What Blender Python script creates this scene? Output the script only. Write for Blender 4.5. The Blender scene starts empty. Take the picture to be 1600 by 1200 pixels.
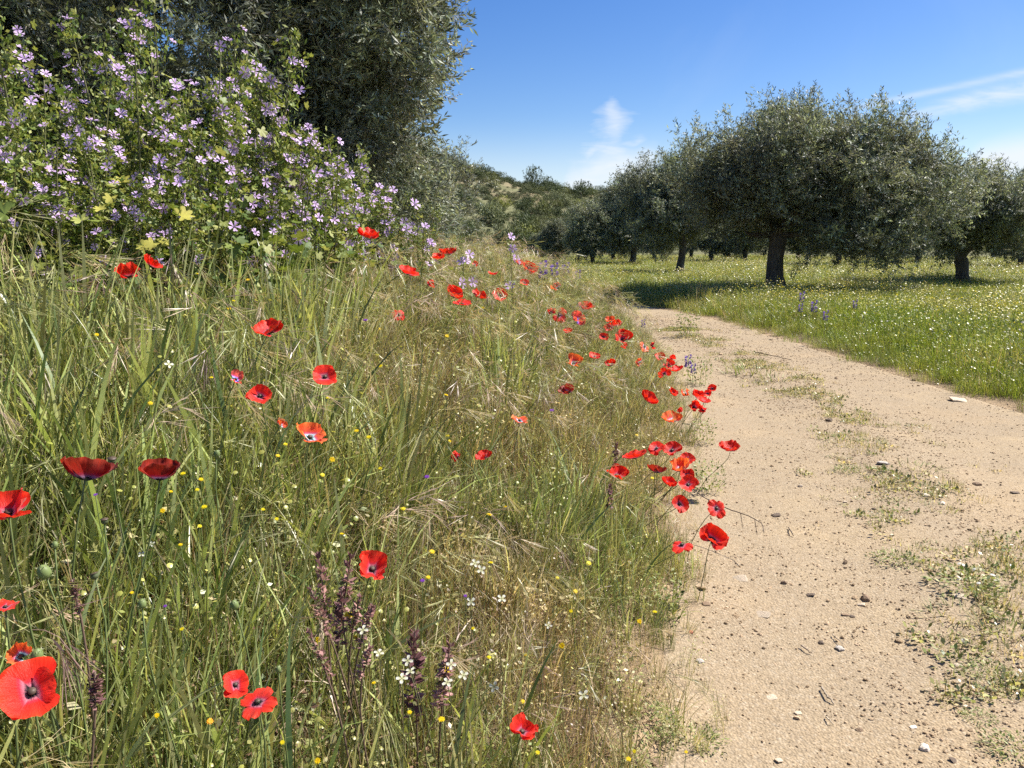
import bpy, math, random
import numpy as np
from mathutils import Vector, Matrix, Quaternion

random.seed(7)
R = np.random.default_rng(11)
scn = bpy.context.scene
COL = scn.collection
PI = math.pi

# ------------------------------------------------------------------ camera
CAM_H = 1.35
PITCH = math.radians(10.1)
FPX = 1209.0
cam_d = bpy.data.cameras.new('camera')
cam = bpy.data.objects.new('camera', cam_d)
COL.objects.link(cam)
cam.location = (0, 0, CAM_H)
cam.rotation_euler = (PI / 2 - PITCH, 0, 0)
cam_d.sensor_width = 36.0
cam_d.lens = 36.0 * FPX / 1600.0
cam_d.clip_start = 0.02
cam_d.clip_end = 3000
scn.camera = cam

# ------------------------------------------------------------------ sun, sky, exposure
SUN_EL = math.radians(50)
SUN_AZ = math.radians(70)          # clockwise from the view direction (+y) towards +x
sun_dir = Vector((math.sin(SUN_AZ) * math.cos(SUN_EL), math.cos(SUN_AZ) * math.cos(SUN_EL), math.sin(SUN_EL)))
sun_d = bpy.data.lights.new('sun', 'SUN')
sun_d.energy = 5.0
sun_d.angle = math.radians(0.53)
sun_d.color = (1.0, 0.95, 0.87)
sun = bpy.data.objects.new('sun', sun_d)
COL.objects.link(sun)
sun.rotation_euler = (-sun_dir).to_track_quat('-Z', 'Y').to_euler()

scn.view_settings.view_transform = 'Standard'
scn.view_settings.look = 'None'
scn.view_settings.exposure = 1.0
scn.view_settings.gamma = 1
scn.view_settings.use_curve_mapping = False
scn.cycles.max_bounces = 8
scn.cycles.diffuse_bounces = 2
scn.cycles.glossy_bounces = 2
scn.cycles.transmission_bounces = 4
scn.cycles.use_denoising = False
scn.cycles.use_adaptive_sampling = True
scn.cycles.adaptive_threshold = 0.02
scn.render.film_transparent = False


class NT:
    """small helper to write node trees"""
    def __init__(self, tree):
        self.t = tree
    def n(self, kind, ins=None, **props):
        nd = self.t.nodes.new(kind)
        for k, v in props.items():
            setattr(nd, k, v)
        for k, v in (ins or {}).items():
            s = nd.inputs[k]
            if hasattr(v, 'is_output'):
                self.t.links.new(v, s)
            else:
                s.default_value = v
        return nd
    def math(self, op, a, b=0.0, c=0.0, clamp=False):
        nd = self.n('ShaderNodeMath', {0: a, 1: b, 2: c}, operation=op, use_clamp=clamp)
        return nd.outputs[0]
    def mix(self, f, a, b, blend='MIX'):
        nd = self.n('ShaderNodeMix', {0: f, 6: a, 7: b}, data_type='RGBA', blend_type=blend)
        return nd.outputs[2]
    def noise(self, vec, scale, detail=4, rough=0.55, dist=0.0):
        ins = {'Scale': scale, 'Detail': detail, 'Roughness': rough, 'Distortion': dist}
        if vec is not None:
            ins['Vector'] = vec
        return self.n('ShaderNodeTexNoise', ins)
    def ramp(self, f, pts):
        nd = self.n('ShaderNodeValToRGB', {0: f})
        cr = nd.color_ramp
        while len(cr.elements) < len(pts):
            cr.elements.new(0.5)
        for e, (p, c) in zip(cr.elements, pts):
            e.position = p
            e.color = c if len(c) == 4 else (*c, 1)
        return nd.outputs[0]


def cam_ray(px, py):
    a, b = (px - 800) / FPX, (600 - py) / FPX
    s, c = math.sin(PITCH), math.cos(PITCH)
    return np.array([a, c + b * s, -s + b * c])


world = bpy.data.worlds.new('World')
scn.world = world
world.use_nodes = True
wt = world.node_tree
wt.nodes.clear()
W = NT(wt)
sky = W.n('ShaderNodeTexSky', sky_type='NISHITA', sun_disc=False, sun_elevation=SUN_EL, sun_rotation=SUN_AZ,
          altitude=200, air_density=1.0, dust_density=0.6, ozone_density=2.2)
tc = W.n('ShaderNodeTexCoord')
sep = W.n('ShaderNodeSeparateXYZ', {0: tc.outputs['Generated']})
dx, dy, dz = sep.outputs
ysafe = W.math('MAXIMUM', dy, 0.05)
gu = W.math('DIVIDE', dx, ysafe)
gv = W.math('DIVIDE', dz, ysafe)
front = W.math('GREATER_THAN', dy, 0.06)


def uv(px, py):
    d = cam_ray(px, py)
    return d[0] / d[1], d[2] / d[1]


def band(p0, p1, half0, half1, extend=0.0):
    """soft streak of cirrus along the line p0-p1 of the sky (directions), wider towards p1"""
    (u0, v0), (u1, v1) = uv(*p0), uv(*p1)
    L = math.hypot(u1 - u0, v1 - v0)
    tx, ty = (u1 - u0) / L, (v1 - v0) / L
    du, dv = W.math('SUBTRACT', gu, u0), W.math('SUBTRACT', gv, v0)
    s = W.math('ADD', W.math('MULTIPLY', du, tx), W.math('MULTIPLY', dv, ty))
    n = W.math('ADD', W.math('MULTIPLY', du, -ty), W.math('MULTIPLY', dv, tx))
    sn = W.math('DIVIDE', s, L)
    half = W.math('ADD', half0 / FPX, W.math('MULTIPLY', sn, (half1 - half0) / FPX))
    half = W.math('MAXIMUM', half, 2 / FPX)
    wob = W.math('MULTIPLY', W.math('SUBTRACT', nz_w, 0.5), 0.075)
    q = W.math('DIVIDE', W.math('ADD', n, wob if extend == 0 else 0.0), half)
    g = W.math('EXPONENT', W.math('MULTIPLY', W.math('MULTIPLY', q, q), -1.0))
    a = W.n('ShaderNodeMapRange', {0: sn, 1: -0.12, 2: 0.12}, interpolation_type='SMOOTHSTEP').outputs[0]
    b = W.n('ShaderNodeMapRange', {0: sn, 1: 1.0 + extend, 2: 1.35 + extend, 3: 1.0, 4: 0.0}, interpolation_type='SMOOTHSTEP').outputs[0]
    return W.math('MULTIPLY', g, W.math('MULTIPLY', a, b))


guv = W.n('ShaderNodeCombineXYZ', {0: gu, 1: gv, 2: 0.3})
nz_w = W.noise(guv.outputs[0], 14, 3).outputs[0]
stretch = W.n('ShaderNodeMapping', {'Vector': guv.outputs[0], 'Rotation': (0, 0, -0.2), 'Scale': (9, 44, 1)})
fib = W.noise(stretch.outputs[0], 1.6, 6, 0.6, 0.6).outputs[0]
fibm = W.n('ShaderNodeMapRange', {0: fib, 1: 0.33, 2: 0.68}).outputs[0]
wb = band((968, 152), (936, 300), 17, 62)
wisp = W.math('MULTIPLY', W.math('MAXIMUM', W.math('SUBTRACT', W.math('MULTIPLY', wb, 1.5), W.math('MULTIPLY', W.math('SUBTRACT', 1.0, fibm), 0.85)), 0.0), 0.46)
low = band((880, 300), (1010, 268), 40, 34)
low = W.math('MULTIPLY', low, W.math('ADD', W.math('MULTIPLY', fibm, 0.25), 0.7))
knee = W.math('MULTIPLY', band((912, 246), (992, 220), 13, 9), W.math('ADD', W.math('MULTIPLY', fibm, 0.5), 0.2))
wisp = W.math('MAXIMUM', wisp, knee)
tr1 = W.math('MULTIPLY', band((1330, 170), (1640, 104), 4, 6, 3.0), W.math('ADD', W.math('MULTIPLY', fibm, 0.25), 0.26))
tr2 = W.math('MULTIPLY', band((1400, 187), (1640, 130), 8, 20, 3.0), W.math('ADD', W.math('MULTIPLY', fibm, 0.6), 0.1))
cum = W.math('MULTIPLY', band((1515, 258), (1720, 238), 26, 46, 3.0), W.math('ADD', W.math('MULTIPLY', nz_w, 0.7), 0.65))
faint = W.math('MULTIPLY', W.n('ShaderNodeMapRange', {0: W.noise(tc.outputs['Generated'], 3.0, 6, 0.6, 0.8).outputs[0], 1: 0.5, 2: 0.85}).outputs[0], 0.12)
elev = W.n('ShaderNodeMapRange', {0: dz, 1: 0.015, 2: 0.17, 3: 0.62, 4: 0.0}, interpolation_type='SMOOTHERSTEP').outputs[0]
cl = W.math('MAXIMUM', wisp, low)
cl = W.math('MAXIMUM', cl, W.math('ADD', tr1, tr2))
cl = W.math('MAXIMUM', cl, cum)
cl = W.math('MULTIPLY', cl, front)
cl = W.math('MAXIMUM', cl, W.math('MAXIMUM', faint, elev))
cl = W.math('MINIMUM', cl, 0.95)
hsv = W.n('ShaderNodeHueSaturation', {'Hue': 0.514, 'Saturation': 1.38, 'Value': 1.2, 'Color': sky.outputs[0]})
skymix = W.mix(cl, hsv.outputs[0], (7.2, 7.7, 8.3, 1))
bg = W.n('ShaderNodeBackground', {'Color': skymix, 'Strength': 0.062})
wo = W.n('ShaderNodeOutputWorld', {'Surface': bg.outputs[0]})

# ------------------------------------------------------------------ terrain functions
LEFT = np.array([(-0.35, -6), (-0.2, -2), (0.1, 0), (0.44, 1.8), (0.76, 3.4), (1.15, 5), (1.5, 6.5), (1.8, 8.8), (1.95, 11),
                 (1.6, 14), (0.3, 17), (-2.5, 20), (-6, 22), (-14, 24), (-40, 27)], float)
RIGHT = np.array([(3.0, -6), (3.2, -2), (3.5, 0), (3.9, 3), (4.2, 6.2), (4.05, 8), (3.9, 11.7), (3.7, 15), (3.0, 17.5), (1.5, 20),
                  (-2, 22.8), (-7, 25), (-15, 27.2), (-40, 30)], float)
STRIP = np.array([(0.75, -3), (1.0, 0), (1.42, 1.8), (1.95, 3.0), (2.5, 4.8), (2.78, 8.6), (2.8, 12), (2.6, 14.5)], float)


def resample(P, n):
    d = np.r_[0, np.cumsum(np.hypot(*np.diff(P, axis=0).T))]
    s = np.linspace(0, d[-1], n)
    return np.c_[np.interp(s, d, P[:, 0]), np.interp(s, d, P[:, 1])]


def smooth(P, n=140, k=5):
    Q = resample(P, n)
    for _ in range(k):
        Q[1:-1] = 0.5 * Q[1:-1] + 0.25 * (Q[:-2] + Q[2:])
    return Q


LEFT, RIGHT, STRIP = smooth(LEFT), smooth(RIGHT), smooth(STRIP, 60)


def sdist(x, y, P):
    """signed distance to a polyline; positive on the left of its direction"""
    x, y = np.asarray(x, float), np.asarray(y, float)
    best = np.full(x.shape, 1e9)
    sgn = np.ones(x.shape)
    for (ax, ay), (bx, by) in zip(P[:-1], P[1:]):
        ux, uy = bx - ax, by - ay
        L2 = ux * ux + uy * uy
        t = np.clip(((x - ax) * ux + (y - ay) * uy) / L2, 0, 1)
        qx, qy = x - ax - t * ux, y - ay - t * uy
        d = qx * qx + qy * qy
        m = d < best
        best = np.where(m, d, best)
        sgn = np.where(m, np.sign(ux * qy - uy * qx), sgn)
    return np.sqrt(best) * np.where(sgn == 0, 1, sgn)


def hash2(i, j, k=0):
    h = np.sin(i * 127.1 + j * 311.7 + k * 74.7) * 43758.5453
    return h - np.floor(h)


def vnoise(x, y, k=0):
    x, y = np.asarray(x, float), np.asarray(y, float)
    i, j = np.floor(x), np.floor(y)
    f, g = x - i, y - j
    f, g = f * f * (3 - 2 * f), g * g * (3 - 2 * g)
    a, b = hash2(i, j, k), hash2(i + 1, j, k)
    c, d = hash2(i, j + 1, k), hash2(i + 1, j + 1, k)
    return (a * (1 - f) + b * f) * (1 - g) + (c * (1 - f) + d * f) * g


def fbm(x, y, k=0, o=3):
    s, a, t = 0, 0.5, 0
    for n in range(o):
        s = s + a * vnoise(x * 2 ** n, y * 2 ** n, k + n * 7)
        t += a
        a *= 0.5
    return s / t


def sstep(a, b, v):
    t = np.clip((v - a) / (b - a), 0, 1)
    return t * t * (3 - 2 * t)


EP = np.array([-0.3, 0, 0.3, 0.6, 1.0, 1.5, 2.0, 2.6, 3.6, 6, 12, 40])
ZP = np.array([0.0, 0.01, 0.11, 0.25, 0.48, 0.72, 0.88, 0.96, 1.02, 1.05, 1.0, 0.8])


def ground_z(x, y):
    x, y = np.asarray(x, float), np.asarray(y, float)
    e = sdist(x, y, LEFT)                       # > 0 : on the bank
    m = -sdist(x, y, RIGHT)                     # > 0 : in the meadow
    s = np.abs(sdist(x, y, STRIP))
    z = np.interp(e, EP, ZP) * (1 - 0.75 * sstep(15, 30, y))
    z = z + sstep(0, 2.0, m) * 0.07 + (fbm(x * 0.35, y * 0.35, 3) - 0.5) * 0.12 * sstep(0.2, 3.0, np.maximum(e, m))
    on = (e < 0) & (m < 0)
    z = z + np.where(on, 0.025 * np.exp(-(s / 0.35) ** 2) + (fbm(x * 1.3, y * 1.3, 5) - 0.5) * 0.04 + (fbm(x * 7, y * 7, 9) - 0.5) * 0.012, 0)
    return z


def gz(x, y):
    return float(ground_z(np.array([x]), np.array([y]))[0])


def at(px, py, hs=0.0, tmax=9.0, tmin=0.7, relax=True):
    """the place where the line of sight through a pixel of the photograph meets the terrain raised by hs"""
    d = cam_ray(px, py)
    t = np.linspace(tmin, tmax, 1400)
    P = np.array([0, 0, CAM_H])[None] + t[:, None] * d[None]
    g = P[:, 2] - ground_z(P[:, 0], P[:, 1])
    k = np.nonzero(g <= hs)[0]
    i = k[0] if len(k) else int(np.argmin(g + 0.03 * t))
    return Vector(P[i]), float(g[i]), float(t[i])


# ------------------------------------------------------------------ mesh helpers
def mk(name, V, F, mats=(), col=None, smooth_=True, mi=None):
    """mesh from numpy arrays; F = list of index arrays (n x 3 or n x 4)"""
    V = np.asarray(V, np.float32).reshape(-1, 3)
    if not isinstance(F, (list, tuple)):
        F = [F]
    F = [np.asarray(f, np.int32) for f in F if len(f)]
    me = bpy.data.meshes.new(name)
    me.vertices.add(len(V))
    me.vertices.foreach_set('co', V.ravel())
    nl = sum(f.size for f in F)
    me.loops.add(nl)
    me.loops.foreach_set('vertex_index', np.concatenate([f.ravel() for f in F]))
    sizes = np.concatenate([np.full(len(f), f.shape[1], np.int32) for f in F])
    me.polygons.add(len(sizes))
    me.polygons.foreach_set('loop_start', np.r_[0, np.cumsum(sizes)[:-1]].astype(np.int32))
    try:
        me.polygons.foreach_set('loop_total', sizes)
    except Exception:
        pass
    for m in mats:
        me.materials.append(m)
    if mi is not None:
        me.polygons.foreach_set('material_index', np.asarray(mi, np.int32))
    me.update(calc_edges=True)
    if smooth_:
        me.polygons.foreach_set('use_smooth', np.ones(len(sizes), bool))
    if col is not None:
        c = np.asarray(col, np.float32)
        if c.shape[1] == 3:
            c = np.c_[c, np.ones(len(c), np.float32)]
        a = me.attributes.new('Col', 'FLOAT_COLOR', 'POINT')
        a.data.foreach_set('color', c.ravel().astype(np.float32))
    me.validate()
    return me


class Acc:
    """collects pieces (verts, faces, colours) into one mesh"""
    def __init__(self):
        self.V, self.Q, self.T, self.C, self.n = [], [], [], [], 0
    def add(self, V, Q=None, T=None, C=None):
        V = np.asarray(V, float).reshape(-1, 3)
        self.V.append(V)
        if Q is not None and len(Q):
            self.Q.append(np.asarray(Q) + self.n)
        if T is not None and len(T):
            self.T.append(np.asarray(T) + self.n)
        C = np.asarray((1, 1, 1) if C is None else C, float)
        if C.ndim == 1:
            C = np.repeat(C[None], len(V), 0)
        self.C.append(C)
        self.n += len(V)
    def mesh(self, name, mats):
        F = []
        if self.Q:
            F.append(np.concatenate(self.Q))
        if self.T:
            F.append(np.concatenate(self.T))
        return mk(name, np.concatenate(self.V), F, mats, np.concatenate(self.C))


def obj(name, me, parent=None, loc=None, mat=None):
    o = bpy.data.objects.new(name, me)
    COL.objects.link(o)
    if parent is not None:
        o.parent = parent
    if mat is not None:
        o.matrix_local = mat
    elif loc is not None:
        o.location = loc
    return o


LABELS = {}


def tag(o, label, cat, group=None):
    o['label'] = label
    o['category'] = cat
    if group:
        o['group'] = group
    return o


def thing(name, label, cat, loc, group=None, rz=0.0):
    o = bpy.data.objects.new(name, None)
    o.empty_display_size = 0.05
    COL.objects.link(o)
    o.location = loc
    o.rotation_euler = (0, 0, rz)
    return tag(o, label, cat, group)


def structure(o):
    o['kind'] = 'structure'
    return o


def stuff(o):
    o['kind'] = 'stuff'
    return o


def norm(v):
    return v / (np.linalg.norm(v, axis=-1, keepdims=True) + 1e-9)


def tube(P, rad, n=6, gnarl=0.0, seed=0, cap=True):
    """tube along points P with radii; gives V, Q, T"""
    P = np.asarray(P, float)
    rad = np.broadcast_to(np.asarray(rad, float), (len(P),))
    T = norm(np.gradient(P, axis=0))
    ref = np.where(np.abs(T[:, 2:3]) > 0.9, np.array([[1.0, 0, 0]]), np.array([[0, 0, 1.0]]))
    ref = np.repeat(ref[:1], len(P), 0)
    A = norm(np.cross(T, ref))
    B = np.cross(T, A)
    a = np.linspace(0, 2 * PI, n, endpoint=False)
    rr = rad[:, None] * np.ones((1, n))
    if gnarl:
        g = np.random.default_rng(seed)
        ph = g.uniform(0, 6.28, 4)
        lv = np.arange(len(P))[:, None]
        rr = rr * (1 + gnarl * (np.sin(3 * a[None] + ph[0] + lv * 0.35) * 0.6 + np.sin(5 * a[None] + ph[1] - lv * 0.5) * 0.4 + g.uniform(-0.5, 0.5, rr.shape)))
    V = P[:, None] + rr[..., None] * (np.cos(a)[None, :, None] * A[:, None] + np.sin(a)[None, :, None] * B[:, None])
    V = V.reshape(-1, 3)
    i = np.arange(len(P) - 1)[:, None] * n
    j = np.arange(n)[None]
    k = (j + 1) % n
    Q = np.stack([i + j, i + k, i + n + k, i + n + j], -1).reshape(-1, 4)
    Tt = np.zeros((0, 3), int)
    if cap:
        V = np.vstack([V, P[-1:] + T[-1:] * rad[-1] * 0.5])
        b = (len(P) - 1) * n
        Tt = np.array([(b + q, b + (q + 1) % n, len(V) - 1) for q in range(n)])
    return V, Q, Tt


def bez(p0, p1, p2, p3, n):
    t = np.linspace(0, 1, n)[:, None]
    p0, p1, p2, p3 = map(lambda p: np.asarray(p, float)[None], (p0, p1, p2, p3))
    return (1 - t) ** 3 * p0 + 3 * (1 - t) ** 2 * t * p1 + 3 * (1 - t) * t * t * p2 + t ** 3 * p3


# ------------------------------------------------------------------ materials
def material(name):
    m = bpy.data.materials.new(name)
    m.use_nodes = True
    m.node_tree.nodes.clear()
    return m, NT(m.node_tree)


def finish(m, T, shader):
    T.n('ShaderNodeOutputMaterial', {'Surface': shader})
    return m


def plant_mat(name, trans=0.3, rough=0.5, spec=0.3, instanced=False, back=None, objcol=False, var=0.25, tcol=(1.25, 1.2, 0.7), grain=40):
    """leaf or petal: vertex colour of the piece, small variation, some light passes through"""
    m, T = material(name)
    c = T.n('ShaderNodeAttribute', attribute_name='Col').outputs['Color']
    if instanced:
        dry = T.n('ShaderNodeAttribute', attribute_name='dry', attribute_type='INSTANCER').outputs['Fac']
        tint = T.n('ShaderNodeAttribute', attribute_name='tint', attribute_type='INSTANCER').outputs['Color']
        lum = T.n('ShaderNodeRGBToBW', {0: c}).outputs[0]
        straw = T.mix(1.0, (2.6, 1.95, 1.1, 1), T.n('ShaderNodeCombineColor', {0: lum, 1: lum, 2: lum}).outputs[0], 'MULTIPLY')
        c = T.mix(dry, c, straw)
        c = T.mix(1.0, c, tint, 'MULTIPLY')
    if objcol:
        oc = T.n('ShaderNodeObjectInfo').outputs['Color']
        c = T.mix(1.0, c, oc, 'MULTIPLY')
    geo = T.n('ShaderNodeNewGeometry')
    if back is not None:
        bc = T.mix(1.0, c, (*back, 1), 'MULTIPLY')
        c = T.mix(geo.outputs['Backfacing'], c, bc)
    nz = T.noise(T.n('ShaderNodeTexCoord').outputs['Object'], grain, 2)
    f = T.n('ShaderNodeMapRange', {0: nz.outputs[0], 3: 1 - var, 4: 1 + var}).outputs[0]
    c = T.mix(1.0, c, T.n('ShaderNodeCombineColor', {0: f, 1: f, 2: f}).outputs[0], 'MULTIPLY')
    pb = T.n('ShaderNodeBsdfPrincipled', {'Base Color': c, 'Roughness': rough, 'Specular IOR Level': spec})
    tb = T.n('ShaderNodeBsdfTranslucent', {'Color': T.mix(1.0, c, (*tcol, 1), 'MULTIPLY')})
    mx = T.n('ShaderNodeMixShader', {0: trans, 1: pb.outputs[0], 2: tb.outputs[0]})
    return finish(m, T, mx.outputs[0])


M_grass = plant_mat('grass_blades', 0.3, 0.36, 0.45, instanced=True)
M_leaf = plant_mat('weed_leaf', 0.3, 0.5, 0.3)
M_olive = plant_mat('olive_leaf', 0.22, 0.5, 0.32, instanced=True, back=(2.2, 2.1, 2.3), var=0.2, grain=6)
M_scrub = plant_mat('scrub_leaf', 0.12, 0.6, 0.2, var=0.3, objcol=True, grain=3)
def petal_mat():
    m, T = material('poppy_petal')
    c = T.n('ShaderNodeAttribute', attribute_name='Col').outputs['Color']
    c = T.mix(1.0, c, T.n('ShaderNodeObjectInfo').outputs['Color'], 'MULTIPLY')
    rnd = T.n('ShaderNodeObjectInfo').outputs['Random']
    sp_ = T.n('ShaderNodeSeparateXYZ', {0: T.n('ShaderNodeTexCoord').outputs['Object']})
    ang = T.math('ARCTAN2', sp_.outputs[0], T.math('ADD', sp_.outputs[1], 0.25))
    vec = T.n('ShaderNodeCombineXYZ', {0: T.math('MULTIPLY', ang, 9.0), 1: T.math('MULTIPLY', sp_.outputs[1], 1.6), 2: T.math('MULTIPLY', rnd, 40.0)}).outputs[0]
    fold = T.noise(vec, 2.4, 4, 0.6, 0.4).outputs[0]
    f = T.n('ShaderNodeMapRange', {0: fold, 1: 0.3, 2: 0.7, 3: 0.8, 4: 1.22}).outputs[0]
    c = T.mix(1.0, c, T.n('ShaderNodeCombineColor', {0: f, 1: f, 2: f}).outputs[0], 'MULTIPLY')
    bp = T.n('ShaderNodeBump', {'Strength': 0.45, 'Distance': 0.003, 'Height': fold}).outputs[0]
    pb = T.n('ShaderNodeBsdfPrincipled', {'Base Color': c, 'Roughness': 0.45, 'Specular IOR Level': 0.25, 'Sheen Weight': 0.15, 'Normal': bp})
    tb = T.n('ShaderNodeBsdfTranslucent', {'Color': T.mix(1.0, c, (1.15, 0.9, 0.8, 1), 'MULTIPLY'), 'Normal': bp})
    return finish(m, T, T.n('ShaderNodeMixShader', {0: 0.36, 1: pb.outputs[0], 2: tb.outputs[0]}).outputs[0])


M_petal = petal_mat()
M_mallow = plant_mat('mallow_petal', 0.25, 0.5, 0.2, var=0.1, tcol=(1, 1, 1), grain=90)
M_flower = plant_mat('small_flower', 0.3, 0.5, 0.2, var=0.1, tcol=(1, 1, 0.9), grain=90)
M_stem = plant_mat('green_stem', 0.1, 0.5, 0.3, var=0.2)


def bark_mat():
    m, T = material('olive_bark')
    tc_ = T.n('ShaderNodeTexCoord').outputs['Object']
    mp = T.n('ShaderNodeMapping', {'Vector': tc_, 'Scale': (6, 6, 1.5)}).outputs[0]
    n1 = T.noise(mp, 2.5, 6, 0.65, 0.8).outputs[0]
    c = T.ramp(n1, [(0.3, (0.035, 0.027, 0.02)), (0.55, (0.10, 0.085, 0.065)), (0.8, (0.19, 0.17, 0.14))])
    bp = T.n('ShaderNodeBump', {'Strength': 0.8, 'Distance': 0.05, 'Height': n1}).outputs[0]
    return finish(m, T, T.n('ShaderNodeBsdfPrincipled', {'Base Color': c, 'Roughness': 0.9, 'Normal': bp}).outputs[0])


M_bark = bark_mat()


def dirt_mat():
    m, T = material('sandy_dirt')
    P = T.n('ShaderNodeNewGeometry').outputs['Position']
    big = T.noise(P, 0.9, 4, 0.6).outputs[0]
    mid = T.noise(P, 7, 5, 0.65).outputs[0]
    fine = T.noise(P, 90, 3, 0.7).outputs[0]
    c = T.ramp(big, [(0.3, (0.37, 0.275, 0.16)), (0.5, (0.295, 0.232, 0.15)), (0.7, (0.38, 0.29, 0.17))])
    c = T.mix(T.n('ShaderNodeMapRange', {0: mid, 1: 0.35, 2: 0.75, 3: 0, 4: 0.55}).outputs[0], c, (0.25, 0.19, 0.12, 1))
    vo = T.n('ShaderNodeTexVoronoi', {'Vector': P, 'Scale': 120.0, 'Randomness': 1.0})
    gc = T.ramp(T.n('ShaderNodeSeparateColor', {0: vo.outputs['Color']}).outputs[0],
                [(0.0, (0.23, 0.165, 0.11)), (0.35, (0.36, 0.265, 0.165)), (0.75, (0.41, 0.31, 0.205)), (1.0, (0.55, 0.46, 0.35))])
    c = T.mix(0.3, c, gc)
    sp = T.n('ShaderNodeMapRange', {0: fine, 1: 0.3, 2: 0.7, 3: 0.72, 4: 1.22}).outputs[0]
    c = T.mix(1.0, c, T.n('ShaderNodeCombineColor', {0: sp, 1: sp, 2: sp}).outputs[0], 'MULTIPLY')
    h = T.math('ADD', T.math('MULTIPLY', fine, 0.5), T.math('MULTIPLY', vo.outputs['Distance'], -0.7))
    h = T.math('ADD', h, T.math('MULTIPLY', mid, 1.2))
    bp = T.n('ShaderNodeBump', {'Strength': 0.8, 'Distance': 0.006, 'Height': h}).outputs[0]
    return finish(m, T, T.n('ShaderNodeBsdfPrincipled', {'Base Color': c, 'Roughness': 0.95, 'Specular IOR Level': 0.15, 'Normal': bp}).outputs[0])


M_dirt = dirt_mat()


def soil_mat():
    m, T = material('grassy_soil')
    P = T.n('ShaderNodeNewGeometry').outputs['Position']
    zone = T.n('ShaderNodeAttribute', attribute_name='Col').outputs['Color']
    n1 = T.noise(P, 3, 5, 0.65).outputs[0]
    n2 = T.noise(P, 45, 4, 0.7).outputs[0]
    f = T.n('ShaderNodeMapRange', {0: T.math('ADD', T.math('MULTIPLY', n1, 0.5), T.math('MULTIPLY', n2, 0.5)), 1: 0.3, 2: 0.7, 3: 0.55, 4: 1.4}).outputs[0]
    c = T.mix(1.0, zone, T.n('ShaderNodeCombineColor', {0: f, 1: f, 2: f}).outputs[0], 'MULTIPLY')
    bp = T.n('ShaderNodeBump', {'Strength': 0.8, 'Distance': 0.03, 'Height': n2}).outputs[0]
    return finish(m, T, T.n('ShaderNodeBsdfPrincipled', {'Base Color': c, 'Roughness': 0.95, 'Specular IOR Level': 0.1, 'Normal': bp}).outputs[0])


M_soil = soil_mat()


def stone_mat(name='stone', c0=(0.33, 0.27, 0.2), c1=(0.55, 0.47, 0.37), objcol=True):
    m, T = material(name)
    tc_ = T.n('ShaderNodeTexCoord').outputs['Object']
    rnd = T.n('ShaderNodeObjectInfo')
    n1 = T.noise(tc_, 60, 5, 0.65).outputs[0]
    c = T.ramp(n1, [(0.3, c0), (0.7, c1)])
    if objcol:
        c = T.mix(1.0, c, rnd.outputs['Color'], 'MULTIPLY')
    else:
        c = T.mix(1.0, c, T.ramp(rnd.outputs['Random'], [(0, (0.4, 0.36, 0.32)), (0.06, (0.85, 0.78, 0.66)), (0.6, (1.05, 0.97, 0.84)), (1, (1.7, 1.62, 1.5))]), 'MULTIPLY')
    bp = T.n('ShaderNodeBump', {'Strength': 0.5, 'Distance': 0.004, 'Height': n1}).outputs[0]
    return finish(m, T, T.n('ShaderNodeBsdfPrincipled', {'Base Color': c, 'Roughness': 0.85, 'Specular IOR Level': 0.25, 'Normal': bp}).outputs[0])


M_stone = stone_mat()
M_gravel = stone_mat('gravel', (0.26, 0.195, 0.13), (0.44, 0.34, 0.235), objcol=False)

# ------------------------------------------------------------------ ground, track, hill
def axis(segs):
    out = []
    for a, b, st in segs:
        out += list(np.arange(a, b, st))
    out.append(segs[-1][1])
    return np.array(out)


gx = axis([(-420, -60, 30), (-60, -16, 4), (-16, -7, 0.6), (-7, 6.5, 0.11), (6.5, 14, 0.5), (14, 60, 3), (60, 420, 30)])
gy = axis([(-60, -8, 6), (-8, -1, 0.6), (-1, 12, 0.11), (12, 30, 0.35), (30, 80, 2.5), (80, 440, 30)])
X, Y = np.meshgrid(gx, gy)
Z = ground_z(X.ravel(), Y.ravel()).reshape(X.shape)
e_ = sdist(X.ravel(), Y.ravel(), LEFT)
m_ = -sdist(X.ravel(), Y.ravel(), RIGHT)
on_road = (e_ < 0.02) & (m_ < 0.02)
Zr = Z.ravel().copy()
Zr[on_road] -= 0.05 * np.clip((-np.maximum(e_, m_)[on_road]) / 0.15, 0, 1)     # the track lies over this part
nx, ny = len(gx), len(gy)
ii = (np.arange(ny - 1)[:, None] * nx + np.arange(nx - 1)[None]).ravel()
FQ = np.stack([ii, ii + 1, ii + nx + 1, ii + nx], -1)
edge = np.maximum(e_, m_)
bare = 1 - sstep(0.05, 0.45, edge + (fbm(X.ravel() * 4, Y.ravel() * 4, 21) - 0.5) * 0.5)
dirtc = np.array([0.37, 0.27, 0.165])
bankc = np.array([0.12, 0.085, 0.05])
meadc = np.array([0.14, 0.17, 0.05])
mead = sstep(0.2, 1.5, m_)[:, None]
gc = (bankc * (1 - mead) + meadc * mead)
gc = gc * (1 - bare[:, None]) + dirtc * bare[:, None]
ground = structure(obj('ground', mk('ground', np.c_[X.ravel(), Y.ravel(), Zr], FQ, [M_soil], gc)))

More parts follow.
